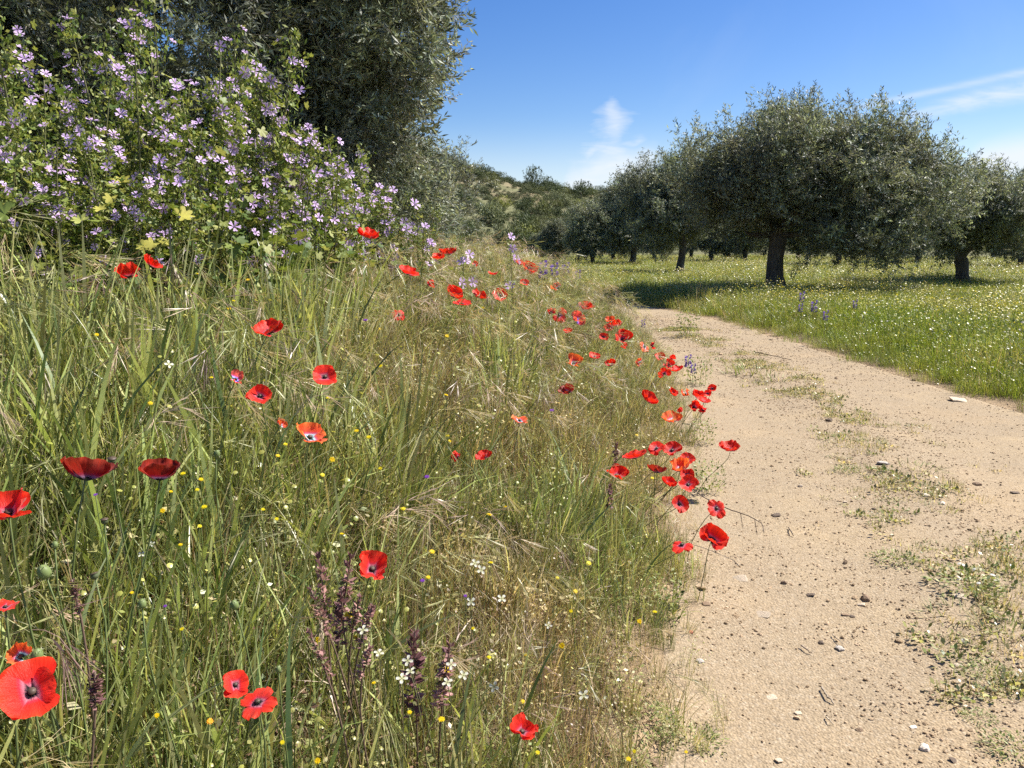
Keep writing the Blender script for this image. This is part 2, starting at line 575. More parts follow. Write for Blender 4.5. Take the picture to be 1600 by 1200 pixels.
# the dirt track: a ribbon between its two edges, a little proud of the ground
nl, nt = 620, 44
Lp, Rp = resample(LEFT, nl), resample(RIGHT, nl)
wig = (fbm(np.arange(nl) * 0.13, np.zeros(nl), 31) - 0.5) * 0.28
tt = np.linspace(0, 1, nt)
TX = (Lp[:, None, 0] - 0.12 + wig[:, None] * 0.5) * (1 - tt) + (Rp[:, None, 0] + 0.1 + wig[::-1, None] * 0.5) * tt
TY = Lp[:, None, 1] * (1 - tt) + Rp[:, None, 1] * tt
TZ = ground_z(TX.ravel(), TY.ravel())
endd = np.minimum(tt, 1 - tt)[None] * np.ones((nl, 1))
TZ = TZ + np.where(endd.ravel() < 0.012, -0.03, 0.006)
ii = (np.arange(nl - 1)[:, None] * nt + np.arange(nt - 1)[None]).ravel()
track = structure(obj('dirt_track', mk('dirt_track', np.c_[TX.ravel(), TY.ravel(), TZ], np.stack([ii, ii + 1, ii + nt + 1, ii + nt], -1), [M_dirt])))

# the scrubby hill beyond the grove
RIDGE = np.array([(-900, 250), (300, 255), (700, 266), (740, 277), (800, 291), (850, 300), (900, 308), (960, 312), (1100, 325), (1300, 332), (1480, 318), (1600, 290), (1800, 270), (2600, 262)], float)


def hill_z(u, r):
    """u = x / y direction, r = distance forward"""
    px = 800 + u * FPX
    top = CAM_H + (385 - np.interp(px, RIDGE[:, 0], RIDGE[:, 1])) / FPX * 235
    prof = np.where(r < 235, sstep(70, 265, r) * 1.12, sstep(70, 265, 235) * 1.12 - (r - 235) / 500)
    return top * prof + (fbm(u * 30, r * 0.05, 41) - 0.5) * 3.2 * sstep(90, 140, r)


hu, hr = np.linspace(-1.6, 1.6, 260), np.r_[np.linspace(80, 245, 70), np.linspace(255, 420, 12)]
U, RR = np.meshgrid(hu, hr)
HZ = hill_z(U.ravel(), RR.ravel()) - 0.5
hn = fbm(U.ravel() * 60, RR.ravel() * 0.12, 51)
hmix = (sstep(0.5, 0.62, hn) * (1 - 0.75 * sstep(0.1, 0.2, U.ravel())))[:, None]
hc = np.array([[0.21, 0.175, 0.10]]) * hmix + np.array([[0.15, 0.15, 0.075]]) * (1 - hmix)
hc = hc * (0.8 + 0.4 * vnoise(U.ravel() * 200, RR.ravel() * 0.5, 3))[:, None]
nu = len(hu)
ii = (np.arange(len(hr) - 1)[:, None] * nu + np.arange(nu - 1)[None]).ravel()
hill = structure(obj('hill', mk('hill', np.c_[(U * RR).ravel(), RR.ravel(), HZ], np.stack([ii, ii + 1, ii + nu + 1, ii + nu], -1), [M_soil], hc)))

# ------------------------------------------------------------------ olive trees
def leaf_quads(B, D, N, ln, wd):
    """narrow diamond leaves: base B, direction D, side from normal N"""
    S = norm(np.cross(D, N))
    ln, wd = np.asarray(ln)[:, None], np.asarray(wd)[:, None]
    mid = B + D * ln * 0.5 - N * ln * 0.05
    V = np.stack([B, mid + S * wd, B + D * ln - N * ln * 0.08, mid - S * wd], 1)
    Q = np.arange(len(B) * 4).reshape(-1, 4)
    return V.reshape(-1, 3), Q


def rand_dirs(n, g):
    return norm(g.normal(size=(n, 3)))


SCATTER = {}


def scatter(name, P, rot, scl, idx, dry, tint, protos_, kind='stuff', parent=None):
    n = len(P)
    me = bpy.data.meshes.new(name)
    me.vertices.add(n)
    me.vertices.foreach_set('co', np.asarray(P, np.float32).ravel())
    for nm, ty, key, arr in (('rot', 'FLOAT_VECTOR', 'vector', rot), ('scl', 'FLOAT_VECTOR', 'vector', scl), ('idx', 'INT', 'value', idx), ('dry', 'FLOAT', 'value', dry), ('tint', 'FLOAT_COLOR', 'color', tint)):
        at_ = me.attributes.new(nm, ty, 'POINT')
        at_.data.foreach_set(key, np.ascontiguousarray(arr, np.int32 if ty == 'INT' else np.float32).ravel())
    o = obj(name, me, parent)
    o['kind'] = kind
    key_ = (id(protos_), len(protos_))
    if key_ in SCATTER:
        o.modifiers.new('scatter', 'NODES').node_group = SCATTER[key_]
        return o
    ng = bpy.data.node_groups.new('scatter', 'GeometryNodeTree')
    SCATTER[key_] = ng
    ng.interface.new_socket('Geometry', in_out='INPUT', socket_type='NodeSocketGeometry')
    ng.interface.new_socket('Geometry', in_out='OUTPUT', socket_type='NodeSocketGeometry')
    G = NT(ng)
    gi, go = G.n('NodeGroupInput'), G.n('NodeGroupOutput')
    def attr(nm, ty):
        nd = G.n('GeometryNodeInputNamedAttribute', data_type=ty)
        nd.inputs['Name'].default_value = nm
        return [s for s in nd.outputs if s.enabled and s.name == 'Attribute'][0]
    a_rot = G.n('FunctionNodeEulerToRotation', {0: attr('rot', 'FLOAT_VECTOR')}).outputs[0]
    a_scl, a_idx = attr('scl', 'FLOAT_VECTOR'), attr('idx', 'INT')
    join = G.n('GeometryNodeJoinGeometry')
    for k, po in enumerate(protos_):
        oi = G.n('GeometryNodeObjectInfo')
        oi.inputs['Object'].default_value = po
        cmp_ = G.n('FunctionNodeCompare', data_type='INT', operation='EQUAL')
        ins = [s for s in cmp_.inputs if s.enabled]
        ng.links.new(a_idx, ins[0])
        ins[1].default_value = k
        ip = G.n('GeometryNodeInstanceOnPoints', {'Points': gi.outputs[0], 'Selection': cmp_.outputs[0], 'Instance': oi.outputs['Geometry'], 'Rotation': a_rot, 'Scale': a_scl})
        ng.links.new(ip.outputs[0], join.inputs[0])
    ng.links.new(join.outputs[0], go.inputs[0])
    md = o.modifiers.new('scatter', 'NODES')
    md.node_group = ng
    return o


def spray_proto(seed, L, leaf, n_side=5, per=11, base=(0.108, 0.123, 0.078), wr=0.115, side=1.0):
    """one leafy olive branchlet, a unit of the crowns: stem along +z with side twigs"""
    g = np.random.default_rng(seed)
    a = Acc()
    axes = [(np.array([0, 0, 0.0]), np.array([0, 0, 1.0]), L)]
    for i in range(n_side):
        az = i * 2.4 + g.normal() * 0.4
        d = norm(np.array([[math.cos(az), math.sin(az), g.uniform(0.3, 0.9)]]))[0]
        axes.append((np.array([0, 0, L * g.uniform(0.1, 0.75)]), d, L * g.uniform(0.35, 0.65) * side))
    for b, d, ln_ in axes:
        n = per if ln_ < L else int(per * (1.4 if side == 1 else 4))
        s_ = g.uniform(0.12, 1.0, n)
        B = b + d * (s_ * ln_)[:, None]
        perp = norm(np.cross(np.repeat(d[None], n, 0), rand_dirs(n, g)))
        D = norm(d * g.uniform(0.35, 1.0, n)[:, None] + perp * 0.8)
        N = norm(np.cross(D, np.cross(np.array([[0, 0, 1.0]]) + g.normal(size=(n, 3)) * 0.5, D)))
        ln = leaf * g.uniform(0.65, 1.25, n)
        V, Q = leaf_quads(B, D, N, ln, ln * wr * g.uniform(0.8, 1.2, n))
        C = np.array(base)[None] * np.clip(np.exp(g.normal(size=(n, 1)) * 0.45), 0.35, 2.6)  # leaf tones spread widely to imitate contrast of lit and shaded leaves
        a.add(V, Q, None, np.repeat(C, 4, 0))
        S = norm(np.cross(d[None], [[0.3, 0.9, 0.2]]))[0] * 0.0018
        a.add([b - S, b + S, b + d * ln_ + S * 0.4, b + d * ln_ - S * 0.4], [[0, 1, 2, 3]], None, (0.17, 0.155, 0.12))
    return bpy.data.objects.new('spray', a.mesh('spray', [M_olive]))


SPR_NEAR = [spray_proto(1000 + i, 0.26, 0.066, 5, 10, wr=0.11) for i in range(6)]
SPR_MID = [spray_proto(1010 + i, 0.42, 0.085) for i in range(5)] + [spray_proto(1020 + i, 1.0, 0.1, 9, 9, side=0.4) for i in range(2)]
SPR_FAR = [spray_proto(1030 + i, 0.6, 0.15, 5, 10, wr=0.14) for i in range(4)] + [spray_proto(1040, 1.2, 0.15, 8, 9, wr=0.14, side=0.4)]


def dir_to_euler(d, spin):
    """rotations that carry +z to d"""
    th = np.arccos(np.clip(d[:, 2], -1, 1))
    az = np.arctan2(d[:, 1], d[:, 0])
    return np.c_[np.zeros(len(d)), th, az], spin


def leafy_crown(lobes, n, protos_, n_short, g, root, up=0.35, shell=0.45, weights=None, shoots=0, droop=0.0, tint=(1, 1, 1), jit=0.3, smin=0.75, smax=1.25):
    """crown made of branchlets that fill the lobes and point outwards"""
    lobes = np.asarray(lobes, float)
    w = lobes[:, 3] * lobes[:, 4] * (1.0 if weights is None else np.asarray(weights))
    k = g.choice(len(lobes), n, p=w / w.sum())
    d = rand_dirs(n, g)
    rr = shell + (1 - shell) * np.sqrt(g.random(n))
    pos = lobes[k, :3] + d * lobes[k, 3:] * rr[:, None]
    td = norm(d * 0.75 + np.array([0, 0, up - droop]) + g.normal(size=d.shape) * 0.4)
    idx = g.integers(0, n_short, n)
    if len(protos_) > n_short:
        q = g.random(n) < 0.12
        idx[q] = g.integers(n_short, len(protos_), q.sum())
    if shoots:
        c = np.argsort(-(pos[:, 2] + g.normal(size=n) * 0.4))[:shoots * 5]
        c = g.permutation(c)[:shoots]
        td[c] = norm(np.array([0, 0, 1.0]) + g.normal(size=(len(c), 3)) * 0.16)
        idx[c] = g.integers(n_short, len(protos_), len(c)) if len(protos_) > n_short else idx[c]
    rot, _ = dir_to_euler(td, 0)
    s_ = g.uniform(smin, smax, n)
    lob_t = g.uniform(1 - jit, 1 + jit, len(lobes))[k] * g.uniform(0.8, 1.2, n)
    T_ = np.c_[lob_t[:, None] * np.array(tint)[None] * g.uniform(0.95, 1.06, (n, 3)), np.ones(n)]
    return scatter('crown', pos, rot, np.c_[s_, s_, s_], idx, np.zeros(n), T_, protos_, parent=root)


def crown(name, lobes, n_twigs, lpt, twig, leaf, g, up=0.35, shell=0.45, weights=None, shoots=0, shoot_len=0.8, droop=0.0, base=(0.075, 0.088, 0.045), mat=None, twigs=False, jit=0.35):
    """lobes: rows of cx, cy, cz, rx, ry, rz"""
    lobes = np.asarray(lobes, float)
    w = lobes[:, 3] * lobes[:, 4] if weights is None else np.asarray(weights) * lobes[:, 3] * lobes[:, 4]
    k = g.choice(len(lobes), n_twigs, p=w / w.sum())
    d = rand_dirs(n_twigs, g)
    rr = shell + (1 - shell) * np.sqrt(g.random(n_twigs))
    pos = lobes[k, :3] + d * lobes[k, 3:] * rr[:, None]
    td = norm(d * 0.7 + np.array([0, 0, up - droop]) + g.normal(size=d.shape) * 0.45)
    tl = twig * g.uniform(0.6, 1.3, n_twigs)
    sh = np.zeros(n_twigs)
    if shoots:
        c = np.argsort(-(pos[:, 2] + g.normal(size=n_twigs) * 0.35))[:shoots * 5]
        c = g.permutation(c)[:shoots]
        td[c] = norm(np.array([0, 0, 1.0]) + g.normal(size=(len(c), 3)) * 0.16)
        tl[c] = shoot_len * g.uniform(0.5, 1.25, len(c))
        sh[c] = 1
    reps = np.full(n_twigs, lpt)
    reps[sh > 0] = int(lpt * 2.4)
    ti = np.repeat(np.arange(n_twigs), reps)
    n = len(ti)
    s = g.random(n) ** 0.85
    D0 = td[ti]
    bend = np.array([0, 0, -1.0]) * (s ** 2 * droop * 0.8)[:, None]
    B = pos[ti] + (D0 * s[:, None] + bend) * tl[ti][:, None]
    perp = norm(np.cross(D0, rand_dirs(n, g)))
    LD = norm(D0 * g.uniform(0.35, 0.95, n)[:, None] + perp * 0.8 + g.normal(size=(n, 3)) * 0.15)
    NN = norm(np.cross(LD, np.cross(np.array([[0, 0, 1.0]]) + g.normal(size=(n, 3)) * 0.5, LD)))
    ln = leaf * g.uniform(0.65, 1.25, n)
    V, Q = leaf_quads(B, LD, NN, ln, ln * g.uniform(0.09, 0.14, n))
    tcol = 1 + jit * (g.random(n_twigs) - 0.5)[ti] * 2
    young = (sh[ti] * 0.3)[:, None]
    C = np.array(base)[None] * tcol[:, None] * (1 + (g.random(n)[:, None] - 0.5) * 0.5)
    C = C * (1 + young * np.array([[1.0, 1.1, 0.7]]))
    C = np.repeat(C, 4, 0)
    a = Acc()
    a.add(V, Q, None, C)
    if twigs:
        S = norm(np.cross(td, rand_dirs(n_twigs, g))) * 0.0022
        e1 = pos + td * tl[:, None] * 0.9
        TV = np.stack([pos - td * 0.15 - S, pos - td * 0.15 + S, e1 + S * 0.5, e1 - S * 0.5], 1).reshape(-1, 3)
        a.add(TV, np.arange(n_twigs * 4).reshape(-1, 4), None, (0.16, 0.15, 0.11))
    return a.mesh(name, [mat or M_olive])


def trunk_mesh(name, h, r0, r1, lean, seed, n=14):
    g = np.random.default_rng(seed)
    t = np.linspace(0, 1, 12)
    P = np.c_[lean[0] * t ** 1.5 * h + np.sin(t * 5 + seed) * r0 * 0.18, lean[1] * t ** 1.5 * h, t * h - 0.08]
    rad = r0 * (1 - t) + r1 * t
    rad = rad * (1 + 0.55 * np.exp(-t * 9)) * (1 + 0.25 * np.exp(-((t - 1) / 0.18) ** 2))
    V, Q, T = tube(P, rad, n, 0.11, seed)
    return mk(name, V, [Q, T], [M_bark]), P[-1]


def limb_mesh(name, p0, p3, r0, r1, seed):
    g = np.random.default_rng(seed)
    p0, p3 = np.asarray(p0, float), np.asarray(p3, float)
    L = np.linalg.norm(p3 - p0)
    P = bez(p0, p0 + np.array([0, 0, L * 0.3]) + g.normal(size=3) * 0.1 * L, p0 * 0.35 + p3 * 0.65 + g.normal(size=3) * 0.1 * L, p3, 9)
    V, Q, T = tube(P, np.linspace(r0, r1, 9), 8, 0.1, seed)
    return mk(name, V, [Q, T], [M_bark])


def olive(label, loc, h, rx, ry, trunk_h, trunk_r, lean, off, seed, n_twigs, protos_, n_short, nlobes=26, shoots=60, up=0.35, skirt=0.28, limbs=4, tint=(1.1, 1.1, 1.12), extra=(), name='olive_tree', lobe_r=0.33, group='olive trees of the grove'):
    g = np.random.default_rng(seed)
    root = thing(name, label, 'olive tree', loc, group)
    tm, top = trunk_mesh('trunk', trunk_h, trunk_r, trunk_r * 0.72, lean, seed)
    obj('trunk', tm, root)
    cz = trunk_h * (1 - skirt) + (h - trunk_h * (1 - skirt)) * 0.5
    rz = (h - trunk_h * (1 - skirt)) * 0.5
    c = np.array([off[0], off[1], cz])
    lobes = []
    for i in range(nlobes):
        d = rand_dirs(1, g)[0]
        if i % 3 == 0:
            d[2] = abs(d[2])
        q = g.uniform(0.6, 1.0)
        lr = lobe_r * g.uniform(0.75, 1.3)
        p = c + d * np.array([rx, ry, rz]) * (1 - lr * 0.9) * q
        lz = lr * rz * g.uniform(0.9, 1.3)
        if math.hypot(p[0] - top[0], p[1] - top[1]) < lr * rx * 0.9 + 0.25 and p[2] - lz < trunk_h * 0.95:
            p[2] = trunk_h * 0.95 + lz
        lobes.append([*p, lr * rx, lr * ry, lz])
    lobes.append([*c, rx * 0.6, ry * 0.6, rz * 0.6])
    lobes += [list(q) for q in extra]
    for i in range(limbs):
        L = lobes[(i * 5) % nlobes]
        obj('limb', limb_mesh('limb', top - np.array([0, 0, 0.12]), np.array(L[:3]) * 0.8 + top * 0.2, trunk_r * 0.5, trunk_r * 0.14, seed + i), root)
    leafy_crown(lobes, n_twigs, protos_, n_short, g, root, up=up, shoots=shoots, tint=tint)
    return root


def spot(px, d, z=None):
    x = (px - 800) / FPX * d
    return Vector((x, d, gz(x, d) if z is None else z))


# the big olive that rises behind the mallows on the bank
g = np.random.default_rng(5)
big = thing('olive_tree', 'big near olive tree behind the mallows, its crown filling the upper left', 'olive tree', (-4.6, 9.0, gz(-4.6, 9.0)))
tm, top = trunk_mesh('trunk', 2.0, 0.42, 0.32, (0.03, 0.02), 5)
obj('trunk', tm, big)
bl, bw = [], []
c0 = np.array([-0.35, 0.2, 3.6])
for i in range(70):
    d = rand_dirs(1, g)[0]
    q = g.uniform(0.78, 1.0)
    lr = g.uniform(0.75, 1.15)
    p = c0 + d * np.array([4.25, 3.9, 3.6]) * q - d * lr * 0.6
    if p[2] < 0.3:
        continue
    bl.append([*p, lr, lr, lr * 1.05])
    bw.append(3.0 if p[1] < 0.8 and p[0] > -3.5 else 0.8)
for p in [(3.35, -1.6, 1.9), (3.4, -1.7, 2.6), (3.2, -1.6, 3.7), (3.2, -1.3, 1.3), (3.4, -1.8, 2.2), (3.3, -1.4, 3.2), (3.2, -1.4, 4.2), (2.9, -2.2, 2.7), (2.7, -2.0, 1.0), (3.3, -0.8, 0.75), (2.2, -2.8, 1.8), (1.3, -3.2, 2.4), (0.3, -3.3, 1.9),
          (0.4, -3.2, 3.1), (1.6, -2.7, 3.9), (-0.6, -3.2, 2.6), (-1.6, -3.2, 2.1), (2.4, -2.4, 4.8), (2.9, -1.2, 5.2), (-0.2, -2.9, 4.0), (-1.8, -2.8, 3.4)]:
    bl.append([p[0] - 0.12, p[1], p[2], 0.75, 0.75, 0.8])
    bw.append(3.2)
for i in range(6):
    L = bl[i * 7]
    obj('limb', limb_mesh('limb', top - np.array([0, 0, 0.1]), np.array(L[:3]) * 0.85 + top * 0.15, 0.2, 0.05, 50 + i), big)
leafy_crown(bl, 25000, SPR_NEAR, 6, g, big, up=0.1, shell=0.3, weights=bw, droop=0.2, tint=(1.02, 1.03, 1.08), jit=0.35)

# the second, smaller grey olive that shows past its edge
olive('small grey olive tree past the right edge of the big near olive', spot(640, 21, 0.35), 3.7, 1.85, 1.7, 1.0, 0.16, (0, 0), (0, 0), 61, 1500, SPR_MID, 5, nlobes=20, shoots=40, tint=(1.2, 1.2, 1.3), skirt=0.85)
# the grove on the meadow
T1 = olive('largest olive of the grove, thick dark trunk standing beside the track', spot(1209, 20), 4.6, 3.15, 2.8, 1.65, 0.24, (-0.02, 0.0), (0.65, 0.2), 21, 4300, SPR_MID, 5, nlobes=46, shoots=420, lobe_r=0.27, skirt=0.6, up=0.8, limbs=6,
           extra=[(3.3, 0.2, 3.0, 1.0, 1.0, 0.8), (4.2, 0.3, 2.5, 0.95, 0.95, 0.8), (-1.9, 0.2, 3.1, 0.9, 0.9, 0.8), (3.6, -0.3, 2.0, 1.0, 1.0, 0.8), (2.2, -0.8, 1.5, 0.9, 0.9, 0.7), (2.7, -0.5, 1.1, 0.7, 0.7, 0.6)])
T2 = olive('olive with short forked trunk at the right edge of the meadow', spot(1503, 23.5), 3.15, 2.6, 2.2, 0.95, 0.21, (-0.25, 0.0), (0.1, 0.2), 22, 2500, SPR_MID, 5, nlobes=32, shoots=110, lobe_r=0.28, up=0.5, skirt=0.2)
T3 = olive('olive with slim straight trunk left of the largest grove olive', spot(1060, 32.5), 4.6, 2.6, 2.3, 1.6, 0.17, (0.03, 0), (-0.3, 0.2), 23, 2600, SPR_MID, 5, nlobes=32, shoots=150, lobe_r=0.28, skirt=0.55, up=0.6)
protos = []
for s in (24, 25, 26):
    o = olive('x', (0, 0, 0), 6.2, 3.2, 3.0, 1.3, 0.24, (0.1, 0.0), (0.2, 0.0), s, 1300, SPR_FAR, 4, nlobes=26, shoots=90, lobe_r=0.3, skirt=0.95)
    protos.append(o)


def copy_tree(root, loc, rz, sc, label, group=None):
    c = root.copy()
    COL.objects.link(c)
    c.location = loc
    c.rotation_euler = (0, 0, rz)
    c.scale = sc
    c['label'] = label
    if group:
        c['group'] = group
    for ch in root.children:
        k = ch.copy()
        COL.objects.link(k)
        k.parent = c
    return c


FAR = [(985, 62, 1.16, 'leaning olive of the far row, second left of the slim trunked olive'),
       (925, 60, 0.78, 'low olive with V shaped trunk in the far row near the hill'),
       (872, 66, 0.6, 'leftmost olive of the far row, at the foot of the hill'),
       (1302, 58, 1.0, 'olive behind the right skirt of the largest grove olive'),
       (1425, 64, 1.0, 'olive in the far row left of the short forked trunk'),
       (1160, 70, 1.0, 'far olive seen just left of the thick dark trunk'),
       (1108, 74, 1.1, 'far olive right of the slim straight trunk'),
       (1240, 78, 1.05, 'far olive in the gap right of the thick dark trunk'),
       (1585, 52, 0.85, 'olive behind the forked trunk olive, cut by the frame edge'),
       (1365, 82, 1.0, 'far olive low behind the hanging skirt of the largest olive'),
       (1020, 84, 1.0, 'distant olive between the leaning olive and the slim trunk'),
       (955, 76, 0.98, 'distant olive between the V shaped trunk and the leaning olive'),
       (1495, 80, 1.0, 'distant olive directly behind the short forked trunk'),
       (1650, 70, 0.9, 'distant olive beyond the right frame edge behind the grove'),
       (842, 88, 0.5, 'small distant olive where the bank meets the hill'),
       (1075, 92, 1.0, 'distant olive in the last row just right of the slim trunk'),
       (1135, 90, 1.0, 'distant olive in the last row, third from the slim trunk'),
       (1200, 95, 1.05, 'distant olive in the last row hidden half by the thick trunk'),
       (1268, 92, 1.0, 'distant olive in the last row right of the thick trunk'),
       (1335, 94, 1.05, 'distant olive in the last row below the crown of the largest olive'),
       (1400, 90, 1.0, 'distant olive in the last row midway between the two near trunks'),
       (1455, 94, 1.0, 'distant olive in the last row left of the forked trunk'),
       (1540, 92, 1.0, 'distant olive in the last row right of the forked trunk'),
       (1610, 90, 1.05, 'distant olive in the last row at the right frame edge')]
for i, (px, d, s, lab) in enumerate(FAR):
    d, s = d * 0.78, s * 0.78
    src = protos[i % 3]
    p = spot(px, d)
    if i < 3:
        src.location, src.rotation_euler, src.scale = p, (0, 0, i * 2.1), (s, s, s)
        src['label'] = lab
    else:
        copy_tree(src, p, i * 1.7, (s, s, s * R.uniform(0.92, 1.05)), lab)

# hill scrub
def scrub_mesh(name, seed, n, up, flat):
    g = np.random.default_rng(seed)
    lob = []
    for i in range(9):
        d = rand_dirs(1, g)[0]
        lob.append([d[0] * 0.5, d[1] * 0.5, 0.55 + d[2] * 0.32 * flat, 0.5, 0.5, 0.42 * flat])
    return crown(name, lob, n, 6, 0.16, 0.17, g, up=up, base=(0.10, 0.115, 0.052), mat=M_scrub, jit=0.3)


SM = [scrub_mesh('shrub', 70 + i, 260, 0.3, f) for i, f in enumerate((1.0, 0.8, 1.25, 1.1))]
KINDS = [('dark evergreen', (0.75, 0.85, 0.75, 1)),
         ('grey green', (1.9, 1.8, 2.0, 1)),
         ('olive green', (1.35, 1.3, 0.95, 1)),
         ('pale yellow', (2.7, 2.5, 1.3, 1))]
g = np.random.default_rng(91)
n_sh = 0
for k in range(1500):
    if n_sh >= 285:
        break
    px = g.uniform(690, 975) if g.random() < 0.68 else g.uniform(975, 1680)
    r = 95 + 150 * g.random() ** 0.8 if k > 75 else g.uniform(218, 240)
    u = (px - 800) / FPX
    if fbm(np.array([u * 45]), np.array([r * 0.06]), 77)[0] < 0.44 and r < 215:
        continue
    z = float(hill_z(np.array([u]), np.array([r]))[0]) - 0.7
    kind = int(g.choice(4, p=[0.5, 0.22, 0.22, 0.06])) if k > 75 else 0
    s = g.uniform(1.2, 2.5) * (1.15 if r < 150 else 0.95)
    o = obj('hill_shrub', SM[int(g.integers(4))], None, (u * r, r, z))
    o.scale = (s, s, s * g.uniform(0.75, 1.15))
    o.rotation_euler = (0, 0, g.uniform(0, 6))
    v = g.uniform(0.75, 1.25)
    c = KINDS[kind][1]
    o.color = (c[0] * v, c[1] * v, c[2] * v, 1)
    tier = 'low on' if r < 130 else ('halfway up' if r < 185 else 'near the ridge of')
    side = 'beside the big near olive' if px < 765 else 'left of the pointed ridge tree' if px < 835 else 'left of the dark round ridge tree' if px < 900 else 'right of the dark round ridge tree' if px < 980 else 'behind the grove' if px < 1400 else 'behind the forked olive'
    lab = f'{KINDS[kind][0]} bush {tier} the hill {side}'
    tag(o, lab, 'shrub', lab.replace(' bush', ' bushes'))
    n_sh += 1
g = np.random.default_rng(92)
HS = [bpy.data.objects.new('scrub', m_) for m_ in SM[:2]]
n = 2000
spx = np.where(g.random(n) < 0.7, g.uniform(690, 985, n), g.uniform(985, 1680, n))
sr = 90 + 155 * g.random(n) ** 0.8
su = (spx - 800) / FPX
ss_ = g.uniform(0.35, 1.1, n)
cc = np.array([(0.8, 0.85, 0.8), (1.5, 1.45, 1.5), (1.3, 1.25, 1.0), (2.2, 1.9, 1.3)])[g.choice(4, n, p=[.4, .25, .25, .1])] * g.uniform(0.8, 1.2, (n, 1))
scatter('hill_scrub', np.c_[su * sr, sr, hill_z(su, sr) - 0.6], np.c_[np.zeros((n, 2)), g.uniform(0, 6.28, n)], np.c_[ss_, ss_, ss_ * 0.9], g.integers(0, 2, n), np.zeros(n), np.c_[cc, np.ones(n)], HS)
for px, py, d, s, lab in [(905, 312, 205, 3.6, 'dark round tree standing out on the ridge of the hill'),
                          (853, 296, 232, 2.3, 'small pointed tree on the hill ridge'),
                          (832, 292, 228, 3.4, 'broad dark tree on the hill ridge left of the small pointed one'),
                          (1592, 290, 200, 5.2, 'dark round tree on the skyline at the right frame edge'),
                          (756, 276, 232, 2.4, 'dark tree on the ridge near the big olive edge')]:
    u = (px - 800) / FPX
    rt = thing('ridge_tree', lab, 'tree', (u * d, d, float(hill_z(np.array([u]), np.array([d]))[0]) - 0.8))
    c = obj('crown', SM[0], rt)
    c.scale = (s, s, s * (1.5 if 'pointed' in lab else 1.05))
    c.color = (0.7, 0.8, 0.7, 1)
    stuff(c)
    V, Q, T = tube([(0, 0, -0.3), (0, 0, s * 0.5)], [0.2, 0.12], 6)
    obj('trunk', mk('trunk', V, [Q, T], [M_bark]), rt)

# ------------------------------------------------------------------ flowers: places first (the grass gives way to them)
exec_flowers = []      # (position of the head)
